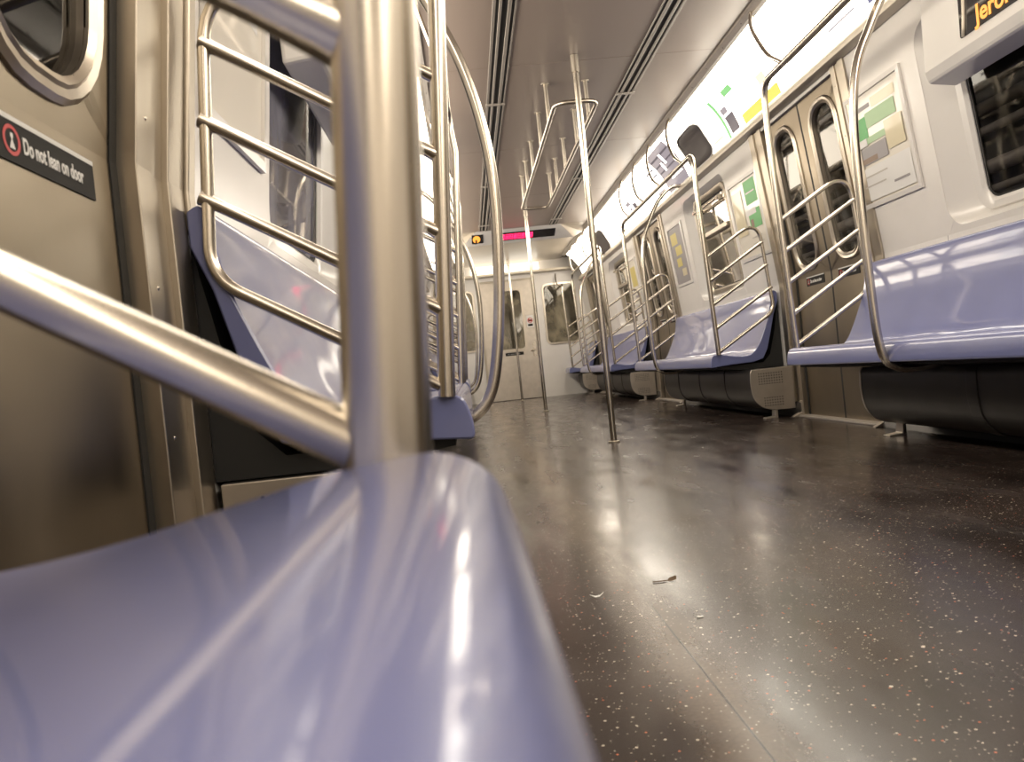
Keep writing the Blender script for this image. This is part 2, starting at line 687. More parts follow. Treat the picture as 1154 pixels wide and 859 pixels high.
def make_window(s, w, hopper=False):
    win_no[0] += 1
    h0, h1, z0, z1 = w
    cy = (h0 + h1) / 2
    root = empty('window_%d' % win_no[0], (s * 1.3, cy, z0))
    struct(root)
    g0, g1, gz0, gz1 = h0 + 0.19, h1 - 0.19, z0 + 0.075, z1 - 0.20 + 0.12
    depth = 0.055
    lp = rrect(h0, h1, z0, z1, 0.10)
    lm = rrect(h0 + 0.03, h1 - 0.03, z0 + 0.012, z1 - 0.01, 0.09)
    li = rrect(g0 - 0.055, g1 + 0.055, gz0 - 0.045, gz1 + 0.05, 0.08)
    b = BM()
    r0 = [b.verts.new((s * xw(z), y, z)) for y, z in lp]
    r1 = [b.verts.new((s * (xw(z) + 0.022), y, z)) for y, z in lm]
    r2 = [b.verts.new((s * (xw(z) + depth), y, z)) for y, z in li]
    bridge(b, r0, r1)
    bridge(b, r1, r2)
    mesh_obj('window_reveal', b, WALLW, root, smooth='auto')
    b = BM()
    lg = rrect(g0, g1, gz0, gz1, 0.06)
    k = [(li, 0.0), (rrect(g0 - 0.050, g1 + 0.050, gz0 - 0.040, gz1 + 0.045, 0.078), -0.012), (rrect(g0 - 0.014, g1 + 0.014, gz0 - 0.014, gz1 + 0.014, 0.066), -0.012), (lg, 0.0), (lg, 0.018)]
    rings = [[b.verts.new((s * (xw(z) + depth + off), y, z)) for y, z in l] for l, off in k]
    for i in range(len(rings) - 1):
        bridge(b, rings[i], rings[i + 1])
    fr = mesh_obj('window_frame', b, WALLW if not hopper else STEEL_POST, root, smooth='auto')
    b = BM()
    b.faces.new([b.verts.new((s * (xw(z) + depth + 0.012), y, z)) for y, z in lg])
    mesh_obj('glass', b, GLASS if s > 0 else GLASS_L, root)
    # black gasket
    b = BM()
    ga = [b.verts.new((s * (xw(z) + depth + 0.004), y, z)) for y, z in lg]
    gb = [b.verts.new((s * (xw(z) + depth + 0.004), y, z)) for y, z in rrect(g0 + 0.008, g1 - 0.008, gz0 + 0.008, gz1 - 0.008, 0.055)]
    bridge(b, ga, gb)
    mesh_obj('gasket', b, BLACK, root)
    if hopper:   # hinged vent across the top of the pane with its latch rod
        zz = gz0 + (gz1 - gz0) * 0.62
        b = BM()
        x = xw(zz) + depth
        box(b, *sorted((s * (x - 0.03), s * (x + 0.004))), g0 + 0.01, g1 - 0.01, zz - 0.018, zz + 0.018)
        mesh_obj('transom_bar', b, STEEL_POST, root, bevel=0.004)
        b = BM()
        x = xw(gz1) + depth
        tube(b, [(s * (x - 0.035), g0 + 0.02, gz1 - 0.06), (s * (x - 0.035), g1 - 0.02, gz1 - 0.06)], 0.011)
        for yy in (g0 + 0.05, g1 - 0.05):
            box(b, *sorted((s * (x - 0.045), s * (x + 0.0))), yy - 0.02, yy + 0.02, gz1 - 0.075, gz1 - 0.045)
        mesh_obj('vent_latch', b, CHROME, root, smooth='auto')
    return root


for i, w in enumerate(R_WIN):
    make_window(1, w, hopper=(i > 0))
for i, w in enumerate(L_WIN):
    make_window(-1, w, hopper=(i > 1))


# ------------------------------------------------------------------ doors
door_no = [0]


def door_sign(root, s, y0, y1, z0, z1, detail=True):
    """black notice strip with a red warning disc and white lettering, upright wall part, reads from inside the car"""
    zc = (z0 + z1) / 2
    x = s * (xw(zc) + 0.020)
    x1 = s * (xw(zc) + 0.0235)
    b = BM()
    box(b, *sorted((x, x1)), y0, y1, z0, z1)
    sg = mesh_obj('warning_sign', b, BLACKP, root)
    sg['label'] = 'black notice strip reading Do not lean on door'
    # a reader inside the car faces the wall: on the right wall text runs toward smaller Y, on the left toward larger Y
    d = -1 if s > 0 else 1
    start = y1 if s > 0 else y0
    H = z1 - z0
    xf = s * (xw(zc) + 0.0195)
    b = BM()
    box(b, *sorted((xf, x)), y0, y1, z1 - H * 0.11, z1)
    line = mesh_obj('white_rule', b, WHITE, root)
    W = abs(y1 - y0)
    text_obj('lettering', 'Do not lean on door', H * 0.50, WHITE, (xf, start + d * W * 0.215, z0 + H * 0.30), (0, d, 0), (0, 0, 1), root, sx=0.92 * W / H / 6.1 if detail else 0.9 * W / H / 6.1, offset=H * 0.012)
    b = BM()
    cyy = start + d * W * 0.115
    czz = z0 + H * 0.47
    R = H * 0.33
    vs1 = [b.verts.new((xf, cyy + R * math.cos(2 * PI * k / 24), czz + R * math.sin(2 * PI * k / 24))) for k in range(24)]
    vs2 = [b.verts.new((xf, cyy + R * 0.74 * math.cos(2 * PI * k / 24), czz + R * 0.74 * math.sin(2 * PI * k / 24))) for k in range(24)]
    bridge(b, vs1, vs2)
    mesh_obj('warning_disc', b, REDP, root)
    b = BM()
    vs = [(-0.12, 0.42), (0.12, 0.42), (0.16, 0.24), (0.05, 0.05), (0.30, -0.50), (-0.30, -0.50), (-0.06, 0.05), (-0.16, 0.24)]
    b.faces.new([b.verts.new((s * (xw(zc) + 0.0192), cyy + d * a * R * 1.1, czz + c * R * 1.1)) for a, c in vs])
    mesh_obj('pictogram', b, WHITE, root)


def make_door(s, c, sign_leaf=None, sign=None):
    door_no[0] += 1
    root = empty('door_%d' % door_no[0], (s * 1.3, c, 0))
    struct(root)
    off = 0.024
    for k in (-1, 1):
        ya, yb = sorted((c + k * 0.004, c + k * (DOOR_HALF + 0.02)))
        b = BM()
        zt = 1.81
        open_profile(b, [(xw(z) + off, z) for z in (0.012, 0.85)], ya, yb, s)
        wy0, wy1, wz0, wz1 = (ya + yb) / 2 - 0.125 + (0.012 if s < 0 else 0), (ya + yb) / 2 + 0.125 + (0.012 if s < 0 else 0), 0.92, 1.71
        lp = rrect(wy0, wy1, wz0, wz1, 0.10)
        va = [b.verts.new((s * (xw(z) + off), y, z)) for y, z in lp]
        vb = [b.verts.new((s * (xw(z) + off), y, z)) for y, z in rect_like(lp, ya, yb, 0.85, zt)]
        bridge(b, va, vb)
        leaf = mesh_obj('door_leaf', b, STEEL_DOOR, root)
        md = leaf.modifiers.new('thick', 'SOLIDIFY')
        md.thickness = 0.003
        md.offset = 0
        # raised window surround
        b = BM()
        e = 0.038
        seq = [(rrect(wy0 - e, wy1 + e, wz0 - e, wz1 + e, 0.10 + e), 0.0), (rrect(wy0 - e, wy1 + e, wz0 - e, wz1 + e, 0.10 + e), -0.006),
               (rrect(wy0 - e * .8, wy1 + e * .8, wz0 - e * .8, wz1 + e * .8, 0.10 + e * .8), -0.013), (rrect(wy0 - e * .45, wy1 + e * .45, wz0 - e * .45, wz1 + e * .45, 0.10 + e * .45), -0.010),
               (rrect(wy0 - e * .3, wy1 + e * .3, wz0 - e * .3, wz1 + e * .3, 0.10 + e * .3), -0.013), (lp, -0.006), (lp, 0.02)]
        rings = [[b.verts.new((s * (xw(z) + off + o), y, z)) for y, z in l] for l, o in seq]
        for i in range(len(rings) - 1):
            bridge(b, rings[i], rings[i + 1])
        mesh_obj('window_frame', b, STEEL, leaf, smooth='auto')
        b = BM()
        b.faces.new([b.verts.new((s * (xw(z) + off + 0.012), y, z)) for y, z in lp])
        mesh_obj('glass', b, GLASS, leaf)
    # rubber meeting edge
    b = BM()
    extrude_profile(b, [(xw(0.012) + off - 0.002, 0.012), (xw(0.85) + off - 0.002, 0.85), (xw(1.8) + off - 0.002, 1.8), (xw(1.8) + off + 0.03, 1.8), (xw(0.85) + off + 0.03, 0.85), (xw(0.012) + off + 0.03, 0.012)], c - 0.009, c + 0.009, s)
    mesh_obj('rubber_edge', b, BLACK, root)
    # jamb seals
    for k in (-1, 1):
        b = BM()
        y = c + k * (DOOR_HALF - 0.012)
        extrude_profile(b, [(xw(0.012) + off - 0.004, 0.012), (xw(0.85) + off - 0.004, 0.85), (xw(1.8) + off - 0.004, 1.8), (xw(1.8) + off + 0.02, 1.8), (xw(0.85) + off + 0.02, 0.85), (xw(0.012) + off + 0.02, 0.012)], y - 0.014, y + 0.014, s)
        mesh_obj('jamb_seal', b, BLACK, root)
    # threshold
    b = BM()
    box(b, *sorted((s * 1.235, s * 1.34)), c - DOOR_HALF, c + DOOR_HALF, 0.0, 0.012)
    mesh_obj('threshold', b, ALU, root, bevel=0.003)
    # door signs
    if sign == 'both':
        door_sign(root, s, c + 0.09, c + 0.33, 0.795, 0.85)
        door_sign(root, s, c - 0.33, c - 0.09, 0.795, 0.85)
    if sign == 'left':
        door_sign(root, s, c + 0.168, c + 0.404, 0.776, 0.832)
        door_sign(root, s, c - 0.330, c - 0.090, 0.765, 0.823)
    return root


for i, c in enumerate(R_DOORS):
    make_door(1, c, sign='both' if i else None)
for i, c in enumerate(L_DOORS):
    make_door(-1, c, sign='left')

# stainless door posts (jamb panels) with rivets, one each side of every opening
trim_no = [0]


def jamb(s, ya, yb, opening_at):
    """panel from opening edge to the bench end; slim overlapping strips"""
    trim_no[0] += 1
    root = struct(empty('trim_%d' % trim_no[0], (s * 1.26, (ya + yb) / 2, 0)))
    d = 1 if yb > ya else -1
    w = abs(yb - ya)

    def strip(f0, f1, x_off, m, nm, z0=0.012, z1=1.84):
        y0, y1 = sorted((ya + d * w * f0, ya + d * w * f1))
        b = BM()
        extrude_profile(b, [(xw(z0) - x_off, z0), (xw(0.85) - x_off, max(0.85, z0)), (xw(z1) - x_off, z1), (xw(z1) + 0.03, z1), (xw(0.85) + 0.03, max(0.85, z0)), (xw(z0) + 0.03, z0)], y0, y1, s)
        return mesh_obj(nm, b, m, root, bevel=0.002)
    strip(-0.01, 0.30, 0.010, STEEL_POST, 'jamb_strip')
    strip(0.30, 0.62, 0.003, STEEL_POST, 'jamb_strip')
    strip(0.62, 1.00, 0.014, STEEL_POST, 'jamb_strip')
    b = BM()
    for z in (0.18, 0.42, 0.66, 0.93, 1.2, 1.47, 1.72):
        yy = ya + d * w * 0.17
        c0 = Vector((s * (xw(z) - 0.010), yy, z))
        r = 0.0045
        rg = [b.verts.new(c0 + Vector((0, r * math.cos(2 * PI * k / 10), r * math.sin(2 * PI * k / 10)))) for k in range(10)]
        tp = b.verts.new(c0 + Vector((-s * 0.003, 0, 0)))
        for k in range(10):
            b.faces.new((rg[k], rg[(k + 1) % 10], tp))
    mesh_obj('rivet_row', b, CHROME, root, smooth=True)
    # foot bracket
    b = BM()
    y0, y1 = sorted((ya + d * w * 0.02, ya + d * w * 0.22))
    extrude_profile(b, [(1.275, 0.10), (1.262, 0.10), (1.258, 0.03), (1.20, 0.004), (1.20, 0.0), (1.275, 0.0)], y0, y1, s)
    mesh_obj('foot_bracket', b, CAP_STEEL, root, bevel=0.002)


JW = 0.19
for s, doors in ((1, R_DOORS), (-1, L_DOORS)):
    for c in doors:
        jamb(s, c + DOOR_HALF, c + DOOR_HALF + JW, 0)
        jamb(s, c - DOOR_HALF, c - DOOR_HALF - JW + 0.05, 0)

# raised cream channel beside the near left bench panel
bm = BM()
extrude_profile(bm, [(xw(0.8) - 0.022, 0.78), (xw(0.85) - 0.022, 0.85), (xw(1.84) - 0.022, 1.84), (xw(1.84) + 0.01, 1.84), (xw(0.85) + 0.01, 0.85), (xw(0.8) + 0.01, 0.78)], 1.463, 1.50, -1)
struct(mesh_obj('trim_90', bm, STEEL_POST, bevel=0.004))

# header beam under the cove on each side, above doors and windows
for s, nm in ((1, 'trim_91'), (-1, 'trim_92')):
    bm = BM()
    extrude_profile(bm, [(1.118, 1.875), (1.108, 1.845), (1.115, 1.825), (1.135, 1.818), (1.20, 1.818), (1.20, 1.90), (1.14, 1.90)], Y_REAR, 12.9, s)
    struct(mesh_obj(nm, bm, CREAM, smooth='auto'))

# ceiling edge trims with rivets
for s, nm in ((1, 'trim_93'), (-1, 'trim_94')):
    root = struct(empty(nm, (s * 0.9, 4, 2.24)))
    bm = BM()
    extrude_profile(bm, [(0.862, 2.252), (0.862, 2.236), (0.885, 2.212), (0.905, 2.206), (0.915, 2.22), (0.915, 2.252)], Y_REAR, 12.7, s)
    mesh_obj('edge_moulding', bm, ALU, root)
    bm = BM()
    y = -0.5
    while y < 12.4:
        c0 = Vector((s * 0.874, y, 2.221))
        rg = [bm.verts.new(c0 + Vector((0.004 * math.cos(2 * PI * k / 8), 0.004 * math.sin(2 * PI * k / 8), 0))) for k in range(8)]
        tp = bm.verts.new(c0 + Vector((0, 0, -0.004)))
        for k in range(8):
            bm.faces.new((rg[k], rg[(k + 1) % 8], tp))
        y += 0.32
    o = mesh_obj('rivet_row', bm, BLACK, root)

# side void above cove and behind walls
for s, nm in ((1, 'trim_95'), (-1, 'trim_96')):
    bm = BM()
    open_profile(bm, [(0.93, 2.30), (1.36, 2.30), (1.36, 1.86)], Y_REAR, Y_END, s)
    struct(mesh_obj(nm, bm, BLACK))

# baseboards between the doors
for s, doors, nm in ((1, R_DOORS, 'baseboard_right'), (-1, L_DOORS, 'baseboard_left')):
    bm = BM()
    ed = [Y_REAR]
    for c in doors:
        ed += [c - DOOR_HALF - 0.02, c + DOOR_HALF + 0.02]
    ed.append(Y_END)
    for i in range(0, len(ed), 2):
        extrude_profile(bm, [(1.274, 0.0), (1.236, 0.0), (1.25, 0.03), (1.262, 0.09), (1.274, 0.09)], ed[i], ed[i + 1], s)
    struct(mesh_obj(nm, bm, DARK_STEEL))

# end wall ---------------------------------------------------------
bm = BM()
DX0, DX1, DZ1 = -0.50, 0.375, 1.965
box(bm, -1.30, DX0, Y_END, Y_END + 0.06, 0, 2.3)
box(bm, DX1, 1.30, Y_END, Y_END + 0.06, 0, 0.86)
box(bm, DX1, 1.30, Y_END, Y_END + 0.06, 1.86, 2.3)
box(bm, DX0, DX1, Y_END, Y_END + 0.06, DZ1, 2.3)
# ring round right end window
lp = rrect(0.56, 1.06, 0.88, 1.83, 0.07)
va = [bm.verts.new((x, Y_END, z)) for x, z in lp]
vb = [bm.verts.new((x, Y_END, z)) for x, z in rect_like(lp, DX1, 1.30, 0.86, 1.86)]
bridge(bm, va, vb)
struct(mesh_obj('wall_end', bm, WALLM))
# left end window
win_no[0] += 1
for (x0, x1) in ((0.56, 1.06), (-1.12, -0.62)):
    n = win_no[0]
    win_no[0] += 1
    root = struct(empty('window_%d' % n, ((x0 + x1) / 2, Y_END, 0.88)))
    bm = BM()
    a = rrect(x0 - 0.03, x1 + 0.03, 0.85, 1.86, 0.10)
    seq = [(a, 0.0), (a, -0.015), (rrect(x0, x1, 0.88, 1.83, 0.07), -0.015), (rrect(x0, x1, 0.88, 1.83, 0.07), 0.02)]
    rings = [[bm.verts.new((x, Y_END + o, z)) for x, z in l] for l, o in seq]
    for i in range(len(rings) - 1):
        bridge(bm, rings[i], rings[i + 1])
    mesh_obj('window_frame', bm, STEEL, root, smooth='auto')
    bm = BM()
    bm.faces.new([bm.verts.new((x, Y_END - 0.003 if x0 < 0 else Y_END + 0.01, z)) for x, z in rrect(x0, x1, 0.88, 1.83, 0.07)])
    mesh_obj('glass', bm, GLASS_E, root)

# end door
door_no[0] += 1
root = struct(empty('door_%d' % door_no[0], (-0.06, Y_END, 0)))
bm = BM()
lp = rrect(-0.27, 0.17, 0.84, 1.80, 0.06)
va = [bm.verts.new((x, Y_END - 0.005, z)) for x, z in lp]
vb = [bm.verts.new((x, Y_END - 0.005, z)) for x, z in rect_like(lp, DX0 + 0.01, DX1 - 0.01, 0.01, DZ1 - 0.01)]
bridge(bm, va, vb)
o = mesh_obj('door_leaf', bm, CAP_STEEL, root)
bm = BM()
a = rrect(-0.31, 0.21, 0.80, 1.84, 0.09)
seq = [(a, -0.005), (a, -0.022), (lp, -0.022), (lp, 0.02)]
rings = [[bm.verts.new((x, Y_END + o2, z)) for x, z in l] for l, o2 in seq]
for i in range(len(rings) - 1):
    bridge(bm, rings[i], rings[i + 1])
mesh_obj('window_frame', bm, STEEL, o, smooth='auto')
bm = BM()
bm.faces.new([bm.verts.new((x, Y_END + 0.008, z)) for x, z in lp])
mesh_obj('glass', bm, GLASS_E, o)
bm = BM()
for (x0, x1, z0, z1) in ((DX0 - 0.02, DX0 + 0.012, 0, DZ1), (DX1 - 0.012, DX1 + 0.02, 0, DZ1), (DX0 - 0.02, DX1 + 0.02, DZ1 - 0.012, DZ1 + 0.02)):
    box(bm, x0, x1, Y_END - 0.02, Y_END + 0.02, z0, z1)
mesh_obj('door_frame', bm, STEEL_POST, root, bevel=0.003)
bm = BM()
tube(bm, fillet([(0.32, Y_END - 0.005, 0.80), (0.32, Y_END - 0.06, 0.80), (0.25, Y_END - 0.06, 0.78)], 0.02), 0.010)
box(bm, 0.29, 0.35, Y_END - 0.015, Y_END - 0.004, 0.70, 0.93)
mesh_obj('door_handle', bm, CHROME, root, smooth='auto')
bm = BM()
box(bm, -0.17, 0.13, Y_END - 0.012, Y_END - 0.004, 0.735, 0.785)
o = mesh_obj('notice_strip', bm, BLACKP, root)
text_obj('lettering', 'Do not lean on door', 0.024, WHITE, (-0.135, Y_END - 0.0135, 0.752), (1, 0, 0), (0, 0, 1), o)
bm = BM()
box(bm, 0.235, 0.345, Y_END - 0.012, Y_END - 0.004, 1.17, 1.37)
o = mesh_obj('prohibition_sign', bm, WHITE, root)
bm = BM()
c = (0.29, 1.285)
va = [bm.verts.new((c[0] + 0.043 * math.cos(t * PI / 12), Y_END - 0.0135, c[1] + 0.043 * math.sin(t * PI / 12))) for t in range(24)]
vb = [bm.verts.new((c[0] + 0.033 * math.cos(t * PI / 12), Y_END - 0.0135, c[1] + 0.033 * math.sin(t * PI / 12))) for t in range(24)]
bridge(bm, va, vb)
d = 0.028
bm.faces.new([bm.verts.new((c[0] + a * d + e, Y_END - 0.0137, c[1] - a * d + e)) for a, e in ((-1, -0.004), (1, -0.004), (1, 0.004), (-1, 0.004))])
mesh_obj('red_symbol', bm, REDP, o)
bm = BM()
box(bm, 0.25, 0.33, Y_END - 0.0135, Y_END - 0.012, 1.19, 1.225)
box(bm, 0.262, 0.318, Y_END - 0.0134, Y_END - 0.012, 1.268, 1.30)
mesh_obj('black_symbol', bm, BLACKP, o)

# rear wall closes the car behind the camera
bm = BM()
box(bm, -1.30, 1.30, Y_REAR - 0.05, Y_REAR, 0, 2.3)
struct(mesh_obj('wall_rear', bm, WALLM))

# dark lobby of the next car / tunnel beyond the windows
for s, nm in ((1, 'wall_tunnel_right'), (-1, 'wall_tunnel_left')):
    bm = BM()
    box(bm, *sorted((s * 2.2, s * 2.3)), Y_REAR - 1, Y_END + 2, -0.8, 3.2)
    struct(mesh_obj(nm, bm, TUNNEL))
bm = BM()
box(bm, -2.3, 2.3, Y_END + 1.2, Y_END + 1.3, -0.8, 3.2)
struct(mesh_obj('wall_tunnel_end', bm, TUNNEL))

# ------------------------------------------------------------------ lowered end ceiling with destination sign
bm = BM()
prof = [(0.0, 0.0)]
# tapering sign face: top edge meets the ceiling, bottom edge hangs lower and is wider
yt, zt_, yb_, zb_ = 10.0, 2.249, 10.40, 2.135
face = [(-0.53, yt, zt_), (0.53, yt, zt_), (0.74, yb_, zb_), (-0.72, yb_, zb_)]
fv = [bm.verts.new(p) for p in face]
bm.faces.new(fv).material_index = 0
# side wedges back up to the ceiling
wr = [bm.verts.new((0.87, 10.30, 2.249)), bm.verts.new((0.87, 10.45, 2.205))]
wl = [bm.verts.new((-0.87, 10.30, 2.249)), bm.verts.new((-0.87, 10.45, 2.205))]
bm.faces.new((fv[1], wr[0], wr[1], fv[2])).material_index = 1
bm.faces.new((fv[0], fv[3], wl[1], wl[0])).material_index = 1
bk = [bm.verts.new((0.74, 11.0, 2.249)), bm.verts.new((-0.72, 11.0, 2.249)), bm.verts.new((0.87, 11.0, 2.249)), bm.verts.new((-0.87, 11.0, 2.249))]
bm.faces.new((fv[2], bk[0], bk[1], fv[3])).material_index = 1
bm.faces.new((wr[1], bk[2], bk[0], fv[2])).material_index = 1
bm.faces.new((wl[1], fv[3], bk[1], bk[3])).material_index = 1
struct(mesh_obj('trim_97', bm, [WALLW, CEIL2]))
bm = BM()
box(bm, -0.90, 0.90, 10.01, 13.2, 2.25, 2.262)
o = struct(mesh_obj('trim_98', bm, CEIL2))

# the sign glass sits on the slanted face
fn = Vector((0, zb_ - zt_, -(yb_ - yt))).normalized()      # pointing down and back toward the aisle
fdown = Vector((0, yb_ - yt, zb_ - zt_)).normalized()
L_face = math.hypot(yb_ - yt, zb_ - zt_)


def on_face(x, t, lift=0.0):
    p = Vector((x, yt, zt_)) + fdown * (t * L_face) + fn * lift
    return p


root = empty('destination_sign', on_face(0.0, 0.5, 0.0), 'red lettered destination display in the lowered ceiling ahead', 'sign')


def face_quad(name, x0, x1, t0, t1, lift, m, parent, thick=0.004):
    b = BM()
    a = [b.verts.new(on_face(x, t, lift)) for x, t in ((x0, t0), (x1, t0), (x1, t1), (x0, t1))]
    c = [b.verts.new(on_face(x, t, lift - thick)) for x, t in ((x0, t0), (x1, t0), (x1, t1), (x0, t1))]
    b.faces.new(a)
    bridge(b, a, c)
    return mesh_obj(name, b, m, parent)


face_quad('display_glass', -0.28, 0.48, 0.24, 0.76, 0.006, DARKGLASS, root)
# closely packed red LED columns, grouped like a word
bm = BM()
x = -0.205
rr = random.Random(3)
while x < 0.20:
    for gx in range(5):
        for gy in range(7):
            if gx in (0, 4) or gy in (0, 3, 6) or rr.random() < 0.62:
                xx = x + gx * 0.0085
                t = 0.33 + gy * 0.052
                q = [bm.verts.new(on_face(xx + dx, t + dt, 0.0075)) for dx, dt in ((0, 0), (0.0070, 0), (0.0070, 0.043), (0, 0.043))]
                bm.faces.new(q)
    x += 0.051
o = mesh_obj('led_lettering', bm, LED_RED, root)
o['label'] = 'glowing red dot matrix lettering'
root2 = empty('route_bullet', on_face(-0.53, 0.5, 0.0), 'round orange lit route bullet left of the red display', 'sign')
face_quad('bullet_glass', -0.585, -0.44, 0.22, 0.80, 0.005, DARKGLASS, root2)
bm = BM()
c = on_face(-0.525, 0.5, 0.007)
bm.faces.new([bm.verts.new(c + Vector((0.048 * math.cos(k * PI / 12), 0, 0)) - fdown * (0.10 * math.sin(k * PI / 12))) for k in range(24)])
o = mesh_obj('orange_disc', bm, LED_ORANGE, root2)
text_obj('letter', 'J', 0.13, BLACKP, on_face(-0.545, 0.74, 0.0085), (1, 0, 0), -fdown, root2, offset=0.004)

# ------------------------------------------------------------------ lighting coves (backlit ceiling edge panels)
CA = Vector((0.905, 2.212))
CB = Vector((1.135, 1.868))


def cove_pt(t, lift=0.0):
    """gently concave cove cross-section, t 0 at the ceiling and 1 at the header"""
    p = CA.lerp(CB, t)
    d = (CB - CA).normalized()
    n = Vector((-d.y, d.x))       # outward: away from the aisle
    n = n if n.x > 0 else -n
    b = 0.035 * math.sin(PI * t)
    return p + n * (b - lift)


for s, nm in ((1, 'right'), (-1, 'left')):
    root = empty('cove_light', (s * 1.02, 4.5, 2.04), 'long glowing white cove light along the %s ceiling edge' % nm, 'light')
    segs = [(-3.0, -1.2), (-1.2, 0.8), (0.8, 2.7), (2.7, 4.25), (4.25, 6.25), (6.25, 8.2), (8.2, 10.2), (10.2, 12.5)]
    for (a, c) in segs:
        bm = BM()
        open_profile(bm, [tuple(cove_pt(t / 8)) for t in range(9)], a + 0.002, c - 0.002, s)
        mesh_obj('diffuser', bm, COVE, root, smooth=True)
    for (a, c) in segs[:-1]:
        bm = BM()
        open_profile(bm, [tuple(cove_pt(t / 8, 0.003)) for t in range(9)], c - 0.004, c + 0.004, s)
        mesh_obj('joint_strip', bm, CREAM, root)
    # triangular end closure at the far end
    bm = BM()
    extrude_profile(bm, [tuple(cove_pt(t / 8, -0.004)) for t in range(9)] + [(1.30, 1.868), (1.30, 2.24), (0.905, 2.24)], 12.5, 12.52, s)
    mesh_obj('end_cap', bm, CREAM, root)


# advertisement cards slid into the cove on its aisle face
def card(s, y0, y1, t0, t1, rects, label, group='advertising cards in the lighting cove'):
    """rects: list of (u0,u1,v0,v1,material); u along Y from near 0 to far 1, v from top 0 to bottom 1"""
    root = empty('advertisement_card', (s * 1.0, (y0 + y1) / 2, 2.03), label, 'advertisement', group)
    for i, (u0, u1, v0, v1, m, nm) in enumerate(rects):
        bm = BM()
        lift = 0.006 + 0.0012 * i
        n = 6
        pr = [tuple(cove_pt(t0 + (t1 - t0) * (v0 + (v1 - v0) * k / n), lift)) for k in range(n + 1)]
        open_profile(bm, pr, y0 + (y1 - y0) * u0, y0 + (y1 - y0) * u1, s)
        o = mesh_obj(nm, bm, m, root, smooth=True)
        if i == 0:
            md = o.modifiers.new('thick', 'SOLIDIFY')
            md.thickness = 0.001
    return root


# green and yellow card over the first door
card(1, 4.42, 5.36, 0.10, 0.985, [(0, 1, 0, 1, AD_WHITE, 'card_sheet'), (0.62, 0.97, 0.20, 0.27, AD_PALEG, 'printed_border'), (0.55, 0.72, 0.24, 0.36, AD_GREEN, 'printed_leaf'), (0.93, 0.98, 0.2, 0.97, AD_GREEN, 'printed_border'),
                            (0.74, 0.90, 0.62, 0.94, AD_DARK, 'printed_photo'), (0.79, 0.90, 0.46, 0.58, AD_GREY, 'printed_photo'), (0.02, 0.64, 0.80, 0.97, AD_YELLOW, 'printed_band'), (0.10, 0.22, 0.50, 0.66, AD_CREAM, 'printed_oval')],
     'white backlit card with green edge and yellow band above the nearest right doors')
card(1, 3.30, 4.38, 0.10, 0.985, [(0, 1, 0, 1, AD_WHITE, 'card_sheet'), (0.18, 0.42, 0.70, 0.73, AD_GREY, 'printed_text'), (0.22, 0.46, 0.79, 0.815, AD_GREY, 'printed_text'), (0.02, 0.12, 0.55, 0.90, AD_BLUE, 'printed_photo'), (0.50, 0.88, 0.66, 0.72, AD_CREAM, 'printed_text')],
     'nearly blank white backlit card with small grey text, nearest to the camera')
card(1, 5.40, 5.66, 0.10, 0.985, [(0, 1, 0, 1, AD_WHITE, 'card_sheet'), (0.1, 0.9, 0.55, 0.95, AD_CREAM, 'printed_band')],
     'narrow cream backlit card between the green card and the dark screen')
card(1, 6.36, 6.96, 0.08, 0.985, [(0, 1, 0, 1, AD_GREY, 'card_sheet'), (0.05, 0.95, 0.05, 0.6, AD_DARK, 'printed_photo'), (0.45, 0.52, 0.15, 0.40, AD_WHITE, 'printed_figure'), (0.62, 0.68, 0.32, 0.52, AD_WHITE, 'printed_figure'), (0.1, 0.6, 0.70, 0.76, AD_WHITE, 'printed_text')],
     'grey photographic card with pale figures beyond the first dark screen')
card(1, 7.00, 7.34, 0.20, 0.985, [(0, 1, 0, 1, AD_WHITE, 'card_sheet'), (0.0, 0.75, 0.0, 0.5, AD_DARK, 'printed_photo'), (0.1, 0.8, 0.75, 0.82, AD_GREY, 'printed_text')],
     'white card with a dark square corner, third beyond the green one')
card(1, 7.85, 8.55, 0.14, 0.985, [(0, 1, 0, 1, AD_WHITE, 'card_sheet'), (0.3, 0.5, 0.15, 0.3, AD_DARK, 'printed_shape'), (0.5, 0.75, 0.3, 0.42, AD_GREY, 'printed_shape'), (0.25, 0.45, 0.45, 0.62, AD_DARK, 'printed_shape'), (0.55, 0.7, 0.5, 0.58, AD_GREY, 'printed_shape')],
     'white card scattered with dark grey shapes above the second right doors')
card(1, 8.75, 9.55, 0.2, 0.985, [(0, 1, 0, 1, AD_WHITE, 'card_sheet'), (0.1, 0.7, 0.5, 0.9, AD_CREAM, 'printed_band')],
     'white card with a cream yellow lower half, just before the far dark screen')
card(-1, 1.70, 2.60, 0.10, 0.985, [(0, 1, 0, 1, AD_WHITE, 'card_sheet'), (0.3, 0.7, 0.3, 0.5, AD_GREY, 'printed_photo')],
     'white backlit card on the left cove above the near left bench')
card(-1, 5.6, 6.6, 0.10, 0.985, [(0, 1, 0, 1, AD_WHITE, 'card_sheet'), (0.2, 0.6, 0.4, 0.9, AD_DARK, 'printed_photo')],
     'white card with a large dark picture on the left cove')


